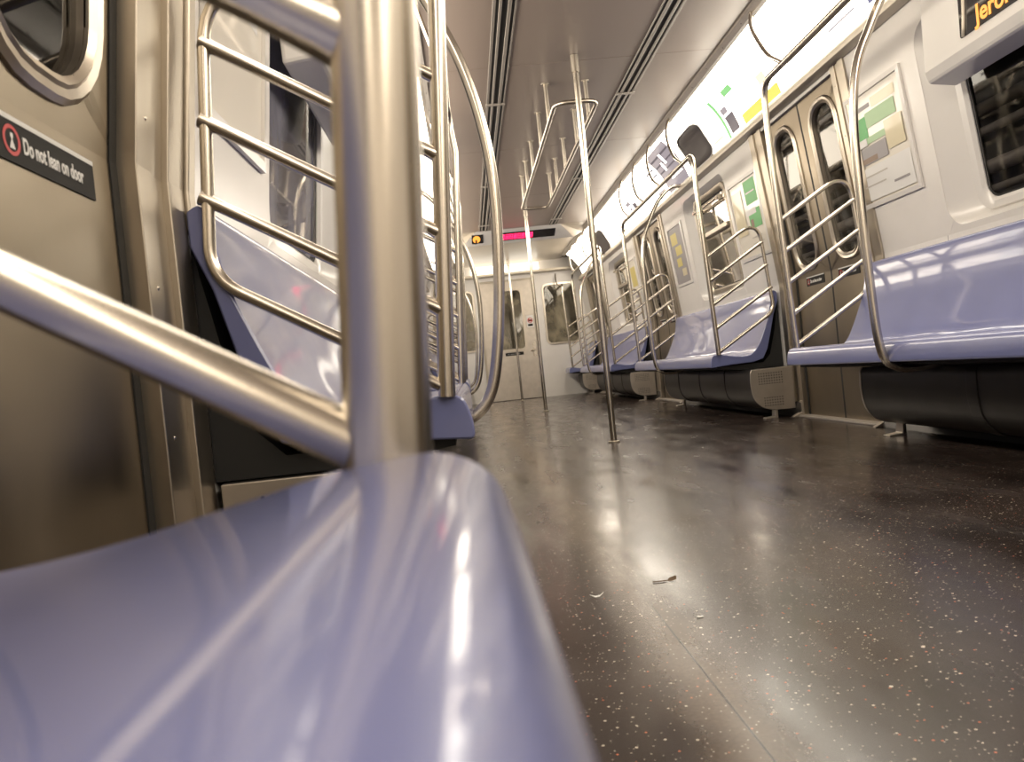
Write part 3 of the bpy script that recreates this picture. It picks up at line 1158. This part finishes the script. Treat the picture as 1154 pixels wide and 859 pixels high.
# dark display screens bulging out of the cove
def screen(s, y0, y1, label):
    root = empty('display_screen', (s * 1.0, (y0 + y1) / 2, 2.03), label, 'screen', 'dark display screens in the right cove')
    bm = BM()
    loop = rrect(y0, y1, 0.30, 0.97, 0.14, 5)
    # bulging dome
    prev = None
    cy, ct = (y0 + y1) / 2, 0.635
    rings = []
    for sc, lf in ((1.0, 0.004), (0.985, 0.010), (0.93, 0.014), (0.60, 0.016), (0.30, 0.017)):
        ring = []
        for y, t in loop:
            yy = cy + (y - cy) * sc
            tt = ct + (t - ct) * sc
            p = cove_pt(tt, lf)
            ring.append(bm.verts.new((s * p.x, yy, p.y)))
        rings.append(ring)
    for i in range(len(rings) - 1):
        bridge(bm, rings[i], rings[i + 1])
    bm.faces.new(rings[-1])
    mesh_obj('screen_face', bm, SCREENM, root, smooth=True)
    bm = BM()
    a = []
    b_ = []
    for y, t in loop:
        p = cove_pt(t, 0.014)
        a.append((s * p.x, y, p.y))
    tube(bm, a, 0.006, 8, closed=True)
    mesh_obj('screen_bezel', bm, WHITE, root, smooth=True)
    return root


screen(1, 5.66, 6.20, 'dark curved display screen above the second right bench')
screen(1, 9.85, 10.5, 'dark curved display screen farthest along the right cove')

# lamp box above the end door
root = empty('ceiling_lamp', (-0.02, 13.1, 2.08), 'bright strip lamp box on the end wall above the door', 'lamp')
bm = BM()
box(bm, -0.60, 0.50, 12.96, 13.19, 2.085, 2.20)
mesh_obj('lamp_diffuser', bm, END_LAMP, root, bevel=0.012)
bm = BM()
box(bm, -1.20, 1.20, 12.99, 13.195, 2.045, 2.084)
mesh_obj('lamp_shelf', bm, CREAM, root, bevel=0.004)

# ------------------------------------------------------------------ ceiling air diffusers
for s, nm in ((1, 'right'), (-1, 'left')):
    root = empty('air_diffuser', (s * 0.435, 4, 2.25), 'slotted metal air diffuser strip running along the %s half of the ceiling' % nm, 'air diffuser', 'ceiling air diffusers')
    bm = BM()
    y0, y1 = Y_REAR, 9.98
    for a, c, z in ((0.375, 0.384, 2.242), (0.400, 0.418, 2.238), (0.448, 0.462, 2.238), (0.478, 0.495, 2.242)):
        box(bm, *sorted((s * a, s * c)), y0, y1, z, 2.249)
    mesh_obj('diffuser_blade', bm, ALU, root, bevel=0.002)
    bm = BM()
    box(bm, *sorted((s * 0.376, s * 0.494)), y0, y1, 2.2475, 2.2490)
    mesh_obj('dark_slot', bm, BLACK, root)
    for y in (0.7, 2.98, 5.32, 7.62, 9.6):
        bm = BM()
        box(bm, *sorted((s * 0.372, s * 0.50)), y - 0.012, y + 0.012, 2.233, 2.247)
        o = mesh_obj('joiner_clip', bm, ALU, root, bevel=0.003)


# ------------------------------------------------------------------ centre poles
def centre_pole(y, ztop, label, x=0.0):
    root = empty('grab_pole', (x, y, 0), label, 'pole', 'centre aisle poles')
    bm = BM()
    tube(bm, [(x, y, 0.0), (x, y, 0.5), (x, y, 1.2), (x, y, ztop - 0.002)], 0.0185, 18)
    mesh_obj('pole_tube', bm, CHROME, root, smooth='auto')
    bm = BM()
    tube(bm, [(x, y, ztop - 0.10), (x, y, ztop - 0.001)], 0.0235, 18)
    mesh_obj('top_collar', bm, STEEL, root, smooth='auto')
    bm = BM()
    tube(bm, [(x, y, 0.0), (x, y, 0.008), (x, y, 0.012)], [0.034, 0.034, 0.02], 20)
    mesh_obj('floor_flange', bm, STEEL, root, smooth='auto')


centre_pole(4.62, CEIL_Z, 'nearest full height steel pole in the middle of the aisle')
centre_pole(8.77, CEIL_Z, 'second full height steel pole in the middle of the aisle')
centre_pole(12.75, CEIL_Z, 'farthest steel pole, standing before the end door')
centre_pole(-2.2, CEIL_Z, 'steel pole behind the camera')

# ceiling grab loop between the first two poles
root = empty('ceiling_grab_rail', (0, 6.5, 2.12), 'long rounded overhead grab loop hanging between the first two aisle poles', 'rail')
bm = BM()
z = 2.01
loop = [(x, y, z) for x, y in rrect(-0.127, 0.127, 4.70, 7.70, 0.075, 6)]
tube(bm, loop, 0.0135, 12, closed=True)
mesh_obj('rail_loop', bm, STEEL, root, smooth=True)
for y in (5.05, 5.60, 6.28, 6.86, 7.36):
    for x in (-0.127, 0.127):
        bm = BM()
        tube(bm, [(x, y, z), (x, y, CEIL_Z)], 0.013, 12)
        tube(bm, [(x, y, CEIL_Z - 0.006), (x, y, CEIL_Z)], 0.027, 12)
        mesh_obj('hanger', bm, STEEL, root, smooth='auto')


# ------------------------------------------------------------------ benches
def seat_profile():
    front = [(1.262, 0.812), (1.242, 0.822), (1.227, 0.815), (1.219, 0.79), (1.213, 0.755), (1.206, 0.712), (1.190, 0.655), (1.165, 0.595), (1.135, 0.53), (1.100, 0.465), (1.060, 0.425), (1.010, 0.412),
             (0.950, 0.417), (0.900, 0.427), (0.855, 0.437), (0.828, 0.441), (0.808, 0.439), (0.793, 0.429), (0.785, 0.410), (0.780, 0.385), (0.779, 0.362)]
    back = [(0.784, 0.356), (0.86, 0.362), (0.96, 0.366), (1.06, 0.368), (1.13, 0.385), (1.165, 0.45), (1.198, 0.56), (1.228, 0.67), (1.262, 0.75)]
    f = smooth_path([(x, 0, z) for x, z in front], 3)
    return [(p.x, p.z) for p in f] + back


SEAT = seat_profile()


def make_bench(s, y0, y1, label, group, shift=0.0):
    root = empty('bench', (s * 1.05, (y0 + y1) / 2, 0.36), label, 'bench', group)
    bm = BM()
    nb = max(1, round((y1 - y0) / 0.407))
    ny = nb * 8
    rings = []
    n = len(SEAT)
    for k in range(ny + 1):
        y = y0 + (y1 - y0) * k / ny
        u = (k / 8.0) % 1.0
        bump_ = 0.5 - 0.5 * math.cos(2 * PI * u)        # 0 between the bucket places, 1 in their middle
        ring = []
        for i, (x, z) in enumerate(SEAT):
            dz = dx = 0
            if 1.04 < x < 1.19 and z > 0.405 and i < 60:
                w = math.sin(PI * (x - 1.04) / 0.15)
                dz = -0.004 * w * bump_
            ring.append(bm.verts.new((s * (x + dx + shift * min(1.0, (1.27 - x) / 0.2)), y, z + dz)))
        rings.append(ring)
    for k in range(ny):
        for i in range(n):
            bm.faces.new((rings[k][i], rings[k][(i + 1) % n], rings[k + 1][(i + 1) % n], rings[k + 1][i]))
    for rg in (rings[0], rings[-1]):
        bm.faces.new(rg)
    mesh_obj('seat_shell', bm, BLUE, root, smooth='auto', bevel=0.004)
    # black under-frame carrying the shell from the wall
    bm = BM()
    extrude_profile(bm, [(1.272, 0.76), (1.235, 0.56), (1.19, 0.41), (1.14, 0.36), (0.96, 0.36), (0.83, 0.385), (0.83, 0.345), (1.00, 0.325), (1.272, 0.325)], y0 + 0.035, y1 - 0.035, s)
    mesh_obj('under_frame', bm, BLACK, root)
    return root


for k, (y0, y1) in enumerate(R_BENCH):
    make_bench(1, y0, y1, ['long blue bench on the right wall, nearest the camera', 'long blue bench on the right wall between the first and second doors', 'long blue bench on the right wall beyond the second doors', 'short blue bench in the far right corner by the end wall'][k], 'blue moulded benches')
for k, (y0, y1) in enumerate(L_BENCH):
    make_bench(-1, y0, y1, ['large out of focus blue bench end filling the lower left corner', 'long blue bench on the left wall seen through the near rail', 'second long blue bench beyond it on the left wall', 'third long blue bench far along the left wall', 'short blue bench in the far left corner'][k], 'blue moulded benches', 0.014 if k else -0.006)


# ------------------------------------------------------------------ heater boxes beneath the benches
def make_heater(s, y0, y1, label):
    root = empty('heater_box', (s * 1.1, (y0 + y1) / 2, 0.05), label, 'heater', 'heater boxes under the benches')
    out = [(1.255, 0.322), (0.995, 0.322), (0.985, 0.30)]
    path = smooth_path([(0.985, 0, 0.30), (0.982, 0, 0.22), (0.995, 0, 0.14), (1.035, 0, 0.085), (1.10, 0, 0.058), (1.19, 0, 0.052)], 4)
    out += [(p.x, p.z) for p in path[1:]] + [(1.255, 0.052)]
    bm = BM()
    extrude_profile(bm, out, y0, y1, s)
    mesh_obj('front_cover', bm, DARK_STEEL, root, smooth='auto')
    # seams
    y = y0 + 0.55
    while y < y1 - 0.3:
        bm = BM()
        sh = [(x - 0.004 if x < 1.2 else x, z - (0.004 if z < 0.15 else 0)) for x, z in out]
        extrude_profile(bm, sh, y - 0.03, y + 0.03, s)
        mesh_obj('joint_band', bm, DARK_STEEL, root, bevel=0.002)
        y += 0.62
    # end cap plates with perforation clusters
    for ye, d in ((y0, -1), (y1, 1)):
        bm = BM()
        cap = [(x - (0.004 if x < 1.2 else 0), z) for x, z in out]
        extrude_profile(bm, cap, *sorted((ye, ye + d * 0.010)), s)
        cp = mesh_obj('end_cap', bm, CAP_STEEL, root, bevel=0.002)
        yy = ye + d * 0.0106
        for (xa, xb, za, zb) in ((1.035, 1.19, 0.225, 0.30), (1.06, 1.19, 0.085, 0.15)):
            bm = BM()
            x = xa
            while x <= xb:
                z = za
                while z <= zb:
                    c0 = Vector((s * x, yy, z))
                    bm.faces.new([bm.verts.new(c0 + Vector((0.0042 * math.cos(k * PI / 3), 0, 0.0042 * math.sin(k * PI / 3)))) for k in range(6)])
                    z += 0.0165
                x += 0.0165
            mesh_obj('vent_perforation', bm, BLACK, cp)
    # pale foot brackets
    for yy in (y0 + 0.03, y1 - 0.03):
        bm = BM()
        extrude_profile(bm, [(1.14, 0.06), (1.125, 0.06), (1.12, 0.012), (1.06, 0.006), (1.06, 0.0), (1.14, 0.0)], yy - 0.03, yy + 0.03, s)
        mesh_obj('foot', bm, CAP_STEEL, root, bevel=0.002)


for k, (a, c) in enumerate([(1.60, 3.58), (5.03, 7.28), (8.85, 11.2), (12.62, 13.1)]):
    make_heater(1, a, c, ['dark rounded heater box under the nearest right bench', 'dark heater box with perforated end under the second right bench', 'dark heater box under the third right bench', 'small dark heater box in the far right corner'][k])
for k, (a, c) in enumerate([(-2.0, 0.10), (1.47, 3.70), (5.1, 7.5), (8.85, 11.2), (12.65, 13.1)]):
    make_heater(-1, a, c, ['heater box hidden under the near blue seat', 'heater box with perforated plate under the first left bench past the door', 'heater box under the second left bench', 'heater box under the third left bench', 'small heater box in the far left corner'][k])

# ------------------------------------------------------------------ bench end rails, overhead rails, bowed poles
POLE_R = 0.0158
OX = {1: 0.80, -1: 0.765}      # how far out the overhead rails run
BAR_R = 0.0115


def end_rail(s, y, label, overhead_dir=0, zt=1.075, group='slanted bench end rails', lean=None, pr=0.0158, zb=0.452):
    """corner pole plus loop of five slanted bars; overhead_dir: +1/-1 pole bends over into a rail running that way"""
    root = empty('bench_end_rail', (s * 0.838, y, 0.42), label, 'rail', group)

    lean = lean or ((0.838, 0.040) if s > 0 else (0.838, 0.095))

    def pole_x(z):
        return lean[0] - lean[1] * min(max((z - 0.42) / 1.2, 0), 1)
    bm = BM()
    path = [(s * pole_x(z), y, z) for z in (0.437, 0.8, 1.2, 1.55)]
    if overhead_dir:
        path += fillet([(s * pole_x(1.55), y, 1.56), (s * OX[s], y, 1.76), (s * OX[s], y + overhead_dir * 0.30, 1.76)], 0.10)
    else:
        path += [(s * pole_x(2), y, 2.25)]
    tube(bm, path, pr, 24)
    mesh_obj('corner_pole', bm, CHROME, root, smooth='auto')
    # loop: bottom bar up the slope, vertical by the wall, top bar back down to the pole
    sl = 0.60
    xwall = lambda z: xw(z) - 0.046
    x0 = pole_x(zb)
    z1 = zb + sl * (xwall(0.7) - x0)
    x2 = pole_x(zt)
    z2 = zt + sl * (xwall(1.3) - x2)
    pts = fillet([(s * x0, y, zb), (s * xwall(z1), y, z1), (s * xwall(z2), y, z2), (s * x2, y, zt)], [0.10, 0.095], 9)
    bm = BM()
    tube(bm, pts, BAR_R, 14)
    mesh_obj('rail_loop', bm, CHROME, root, smooth='auto')
    for k in (1, 2, 3):
        z0 = zb + (zt - zb) * k / 4
        xa = pole_x(z0)
        zz = z0 + sl * (xwall(z0 + 0.25) - xa)
        p0 = Vector((s * xa, y, z0))
        p1 = Vector((s * xwall(zz), y, zz))
        bm = BM()
        tube(bm, [p0, p0.lerp(p1, 0.04), p0.lerp(p1, 0.10), p0.lerp(p1, 0.9), p0.lerp(p1, 0.97), p1], [BAR_R * 1.35, BAR_R * 1.12, BAR_R, BAR_R, BAR_R * 1.1, BAR_R * 1.3], 14)
        mesh_obj('slanted_bar', bm, CHROME, root, smooth='auto')


def overhead(s, y0, y1, hangers, label):
    root = empty('overhead_grab_rail', (s * OX[s], (y0 + y1) / 2, 1.76), label, 'rail', 'overhead grab rails above the benches')
    bm = BM()
    tube(bm, [(s * OX[s], y0, 1.76), (s * OX[s], (y0 + y1) / 2, 1.76), (s * OX[s], y1, 1.76)], POLE_R, 18)
    mesh_obj('rail_tube', bm, STEEL, root, smooth='auto')
    for y in hangers:
        bm = BM()
        if s > 0:   # swept hangers: down from the ceiling moulding, then curling toward the near end of the rail
            pts = smooth_path([(0.80, y, 1.765), (0.770, y + 0.07, 1.83), (0.775, y + 0.20, 1.96), (0.815, y + 0.36, 2.09), (0.875, y + 0.50, 2.215)], 7)
        else:
            pts = smooth_path([(-OX[-1], y, 1.765), (-0.79, y, 1.90), (-0.83, y, 2.05), (-0.875, y, 2.215)], 6)
        tube(bm, pts, 0.0105, 12)
        mesh_obj('curved_hanger', bm, CHROME, root, smooth='auto')


def bowed_pole(s, y, prof, label):
    root = empty('bowed_grab_pole', (s * 0.9, y, 0.36), label, 'pole', 'bowed poles hooking under the benches')
    bm = BM()
    tube(bm, smooth_path([(s * x, y, z) for x, z in prof], 8), 0.0165, 18)
    mesh_obj('pole_tube', bm, CHROME, root, smooth='auto')


names = ['nearest', 'second', 'third']
for k, (y0, y1) in enumerate(R_BENCH[:3]):
    if k > 0:
        end_rail(1, y0, ['', 'slanted bar rail at the near end of the second right bench', 'slanted bar rail at the near end of the third right bench'][k], 1)
    end_rail(1, y1, ['slanted bar rail at the far end of the nearest right bench', 'slanted bar rail at the far end of the second right bench, before the second doors', 'slanted bar rail at the far end of the third right bench'][k], -1)
    hs = {0: [1.72, 2.37, 3.02, 3.66], 1: [5.42, 6.07, 6.64, 7.25], 2: [9.15, 9.78, 10.40, 11.05]}[k]
    overhead(1, y0 + (0.28 if k > 0 else 0.0), y1 - 0.28, hs, 'overhead rail on curved hangers above the %s right bench' % names[k])
end_rail(1, 12.60, 'slanted bar rail at the near end of the far right corner bench', 1)
overhead(1, 12.88, 13.19, [12.95], 'short overhead rail by the end wall on the right')

end_rail(-1, 0.325, 'large blurred slanted bar rail close to the camera on the left', 0, zt=1.090, zb=0.440, lean=(0.829, 0.085), pr=0.0178)
for k, (y0, y1) in enumerate(L_BENCH[1:4]):
    end_rail(-1, y0, ['slanted bar rail just across the left doorway, behind the blurred near one', 'slanted bar rail at the near end of the second left bench', 'slanted bar rail at the near end of the third left bench'][k], 0 if k == 0 else 1, zt=1.008)
    end_rail(-1, y1, ['slanted bar rail at the far end of the first left bench', 'slanted bar rail at the far end of the second left bench', 'slanted bar rail at the far end of the third left bench'][k], -1)
    hs = [[1.9, 2.5, 3.1, 3.65], [5.5, 6.1, 6.7, 7.3], [9.2, 9.8, 10.4, 11.0]][k]
    overhead(-1, y0 + (0.28 if k else 0.05), y1 - 0.28, hs, 'overhead rail on curved hangers above the %s left bench' % ['first', 'second', 'third'][k])

PR = [(1.0, 0.34), (0.90, 0.328), (0.83, 0.332), (0.778, 0.362), (0.755, 0.43), (0.744, 0.60), (0.738, 1.0), (0.743, 1.29), (0.775, 1.48), (0.84, 1.62), (0.90, 1.73), (0.97, 1.81), (1.04, 1.86), (1.12, 1.868)]
PL = [(0.93, 0.35), (0.88, 0.34), (0.80, 0.35), (0.745, 0.40), (0.712, 0.50), (0.683, 0.70), (0.668, 0.95), (0.675, 1.12), (0.705, 1.29), (0.755, 1.44), (0.85, 1.63), (0.96, 1.77), (1.10, 1.86)]
bowed_pole(1, 2.95, PR, 'tall steel pole bowing around the front of the nearest right bench')
bowed_pole(1, 6.62, PR, 'bowed steel pole part way along the second right bench')
bowed_pole(1, 10.35, PR, 'bowed steel pole part way along the third right bench')
bowed_pole(-1, 2.30, PL, 'bright bowed steel pole hooking under the first left bench past the door')
bowed_pole(-1, 5.70, PL, 'bowed steel pole on the second left bench')
bowed_pole(-1, 9.45, PL, 'bowed steel pole on the third left bench')


# ------------------------------------------------------------------ sign housings over the side windows
def housing(s, y0, y1, label, text=None):
    root = empty('sign_housing', (s * 1.15, (y0 + y1) / 2, 1.6), label, 'sign')
    bm = BM()
    prof = [(1.108, 1.825), (1.098, 1.46), (1.112, 1.415), (1.225, 1.40), (1.235, 1.825)]
    extrude_profile(bm, prof, y0, y1, s)
    mesh_obj('housing_body', bm, WALLW, root, bevel=0.012)
    bm = BM()
    za, zb = 1.495, 1.75
    def hx(z):
        return 1.098 + (z - 1.46) * 0.010 / 0.365
    lp = rrect(y0 + 0.02, y1 - 0.24, za, zb, 0.012, 3)
    bm.faces.new([bm.verts.new((s * (hx(z) - 0.0012), y, z)) for y, z in lp])
    mesh_obj('display_glass', bm, DARKGLASS, root)
    bm = BM()
    ya = y1 - 0.262 if s > 0 else y0 + 0.05
    tube(bm, [(s * (hx(z) - 0.004), ya + 0.012 * math.sin((z - za) / (zb - za) * PI) * (-1), z) for z in [za + (zb - za) * k / 8 for k in range(9)]], 0.006, 8)
    mesh_obj('display_clip', bm, CREAM, root, smooth=True)
    if text:
        d = -1 if s > 0 else 1
        st = (y1 - 0.335) if s > 0 else y0 + 0.12
        t = text_obj('led_lettering', text, 0.090, LED_ORANGE, (s * (hx(1.54) - 0.004), st, 1.512), (0, d, 0), (0, 0, 1), root, offset=0.0018)
        t['label'] = 'orange dot matrix lettering'


housing(1, 2.15, 3.06, 'white overhanging sign housing with orange lettering above the nearest right window', 'Jerome Av')
housing(-1, 2.30, 3.12, 'white overhanging sign housing above the left side window')


# ------------------------------------------------------------------ posters on the side walls
def poster(s, y0, y1, z0, z1, rects, label, name='poster'):
    root = empty(name, (s * (xw((z0 + z1) / 2) - 0.005), (y0 + y1) / 2, z0), label, 'poster', 'framed posters on the side walls')

    def p(y, z, lift):
        return (s * (xw(z) - lift), y, z)
    e = 0.022
    bm = BM()
    L0 = [(y0 - e, z0 - e), (y1 + e, z0 - e), (y1 + e, z1 + e), (y0 - e, z1 + e)]
    L1 = [(y0, z0), (y1, z0), (y1, z1), (y0, z1)]
    rings = []
    for L, lf in ((L0, 0.003), (L0, 0.014), (L1, 0.016), (L1, 0.006)):
        rings.append([bm.verts.new(p(y, z, lf)) for y, z in L])
    for i in range(3):
        bridge(bm, rings[i], rings[i + 1])
    mesh_obj('poster_frame', bm, WALLW, root)
    # u runs left to right for somebody facing the poster
    for i, (u0, u1, v0, v1, m, nm) in enumerate(rects):
        lf = 0.007 + i * 0.0006
        ua, ub = (y1 - (y1 - y0) * u0, y1 - (y1 - y0) * u1) if s > 0 else (y0 + (y1 - y0) * u0, y0 + (y1 - y0) * u1)
        bm = BM()
        bm.faces.new([bm.verts.new(p(a, b, lf)) for a, b in ((ua, z0 + (z1 - z0) * v0), (ub, z0 + (z1 - z0) * v0), (ub, z0 + (z1 - z0) * v1), (ua, z0 + (z1 - z0) * v1))])
        mesh_obj(nm, bm, m, root)
    return root


TEXTP = mat('faint_grey_text', (0.50, 0.47, 0.43), 0.4)


def lines(u0, u1, v0, n, dv, m=TEXTP):
    out = []
    rr = random.Random(int(u0 * 100 + v0 * 37))
    for k in range(n):
        out.append((u0, u1 - rr.random() * 0.2 * (u1 - u0), v0 - k * dv, v0 - k * dv + dv * 0.16, m, 'printed_text'))
    return out


poster(1, 3.40, 3.86, 1.10, 1.60,
       [(0, 1, 0, 1, PAPER, 'print_sheet'), (0.0, 0.42, 0.86, 0.90, GREYP, 'printed_text'), (0.45, 0.9, 0.84, 0.93, CREAMP, 'printed_shape'), (0.0, 0.30, 0.60, 0.80, GREENP, 'printed_block'), (0.30, 0.86, 0.68, 0.82, PALEGREEN, 'printed_block'),
        (0.12, 0.72, 0.54, 0.60, PALEGREEN, 'printed_block'), (0.04, 0.60, 0.36, 0.52, GREYP, 'printed_photo'), (0.06, 0.40, 0.37, 0.42, BROWNP, 'printed_photo'), (0.62, 0.94, 0.40, 0.66, CREAMP, 'printed_shape'),
        (0.02, 0.26, 0.53, 0.60, WHITE, 'printed_shape'), (0.0, 0.98, 0.02, 0.33, WHITE, 'printed_block')] + lines(0.06, 0.55, 0.24, 2, 0.09) + [(0.62, 0.9, 0.10, 0.12, GREYP, 'printed_text')],
       'framed poster with green block and photo on the right wall beside the tall bowed pole')
poster(1, 5.14, 5.66, 1.09, 1.60,
       [(0, 1, 0, 1, PAPER, 'print_sheet'), (0.52, 0.92, 0.66, 0.97, GREENP, 'printed_block'), (0.56, 0.86, 0.80, 0.82, WHITE, 'printed_text'), (0.52, 0.92, 0.34, 0.58, GREENP, 'printed_block'), (0.45, 0.8, 0.52, 0.60, WHITE, 'printed_shape'),
        (0.56, 0.66, 0.36, 0.46, BROWNP, 'printed_shape'), (0.05, 0.4, 0.3, 0.9, CREAMP, 'printed_block')] + lines(0.5, 0.9, 0.22, 2, 0.08),
       'framed poster with two bright green blocks behind the second right bench')
poster(1, 6.98, 7.42, 1.11, 1.62,
       [(0, 1, 0, 1, GREYP, 'print_sheet'), (0.1, 0.55, 0.70, 0.9, YELLOWP, 'printed_shape'), (0.30, 0.75, 0.50, 0.66, YELLOWP, 'printed_shape'), (0.25, 0.6, 0.30, 0.45, YELLOWP, 'printed_shape'), (0.5, 0.8, 0.12, 0.25, CREAMP, 'printed_shape')],
       'small dark framed picture with yellow shapes on the right wall before the second doors')
poster(1, 8.98, 9.36, 1.10, 1.60,
       [(0, 1, 0, 1, PAPER, 'print_sheet'), (0.15, 0.8, 0.4, 0.85, YELLOWP, 'printed_shape'), (0.2, 0.8, 0.15, 0.2, GREYP, 'printed_text')],
       'small yellow printed poster on the right wall beyond the second doors')
poster(-1, 1.60, 2.02, 1.05, 1.58,
       [(0, 1, 0, 1, PAPER, 'print_sheet'), (0.1, 0.9, 0.55, 0.9, WHITE, 'printed_shape')],
       'pale framed poster on the left wall seen between the slanted bars')

# faint panel joint lines and small fixings on the near right wall
bm = BM()
for (y0, y1, z) in ((3.36, 3.92, 1.70),):
    extrude_profile(bm, [(xw(z) - 0.002, z), (xw(z + .004) - 0.002, z + 0.004), (xw(z) + 0.002, z + 0.004), (xw(z) + 0.002, z)], y0, y1, 1)
extrude_profile(bm, [(xw(0.0) - 0.002, 0.0), (xw(0.85) - 0.002, 0.85), (xw(1.83) - 0.002, 1.83), (xw(1.83) + 0.002, 1.83), (xw(0.85) + 0.002, 0.85), (xw(0) + 0.002, 0)], 3.290, 3.294, 1)
struct(mesh_obj('trim_88', bm, GREYP))

# ------------------------------------------------------------------ tunnel pipes outside the near right window
for k, (z, r) in enumerate(((1.62, 0.035), (1.50, 0.025), (1.30, 0.04), (1.18, 0.022), (1.02, 0.035))):
    bm = BM()
    tube(bm, [(2.12, -1, z), (2.12, 14, z)], r, 10)
    tag(mesh_obj('tunnel_pipe', bm, PIPE, smooth='auto'), ['thick topmost pipe outside the right windows', 'thin pipe just below the topmost one outside the right windows', 'thick middle pipe outside the right windows', 'thin pipe below the middle one outside the right windows', 'lowest pipe outside the right windows'][k], 'pipe', 'pipes on the tunnel wall')

# ------------------------------------------------------------------ litter on the floor
bm = BM()
vs = [(-0.597, 1.612, 0.003), (-0.588, 1.597, 0.001), (-0.579, 1.600, 0.001), (-0.568, 1.614, 0.005), (-0.577, 1.606, 0.002), (-0.587, 1.603, 0.002)]
bm.faces.new([bm.verts.new(v) for v in vs])
o = mesh_obj('paper_scrap', bm, WHITE)
o.modifiers.new('thick', 'SOLIDIFY').thickness = 0.001
tag(o, 'tiny white curled paper scrap on the floor left of the seam', 'litter')
bm = BM()
vs = [(-0.428, 1.655, 0.001), (-0.420, 1.667, 0.004), (-0.405, 1.665, 0.008), (-0.408, 1.652, 0.003), (-0.419, 1.650, 0.001)]
bm.faces.new([bm.verts.new(v) for v in vs])
tube(bm, [(-0.428, 1.656, 0.002), (-0.442, 1.654, 0.002), (-0.458, 1.656, 0.002)], 0.0012, 6)
o = mesh_obj('dry_leaf', bm, LEAFM)
tag(o, 'small brown dry leaf with a stalk on the floor right of the seam', 'litter')
bm = BM()
box(bm, -0.435, -0.424, 1.402, 1.409, 0.0, 0.002)
o = mesh_obj('paper_scrap', bm, WHITE, bevel=0.001)
tag(o, 'flat white paper fleck on the floor near the dark scuff', 'litter')
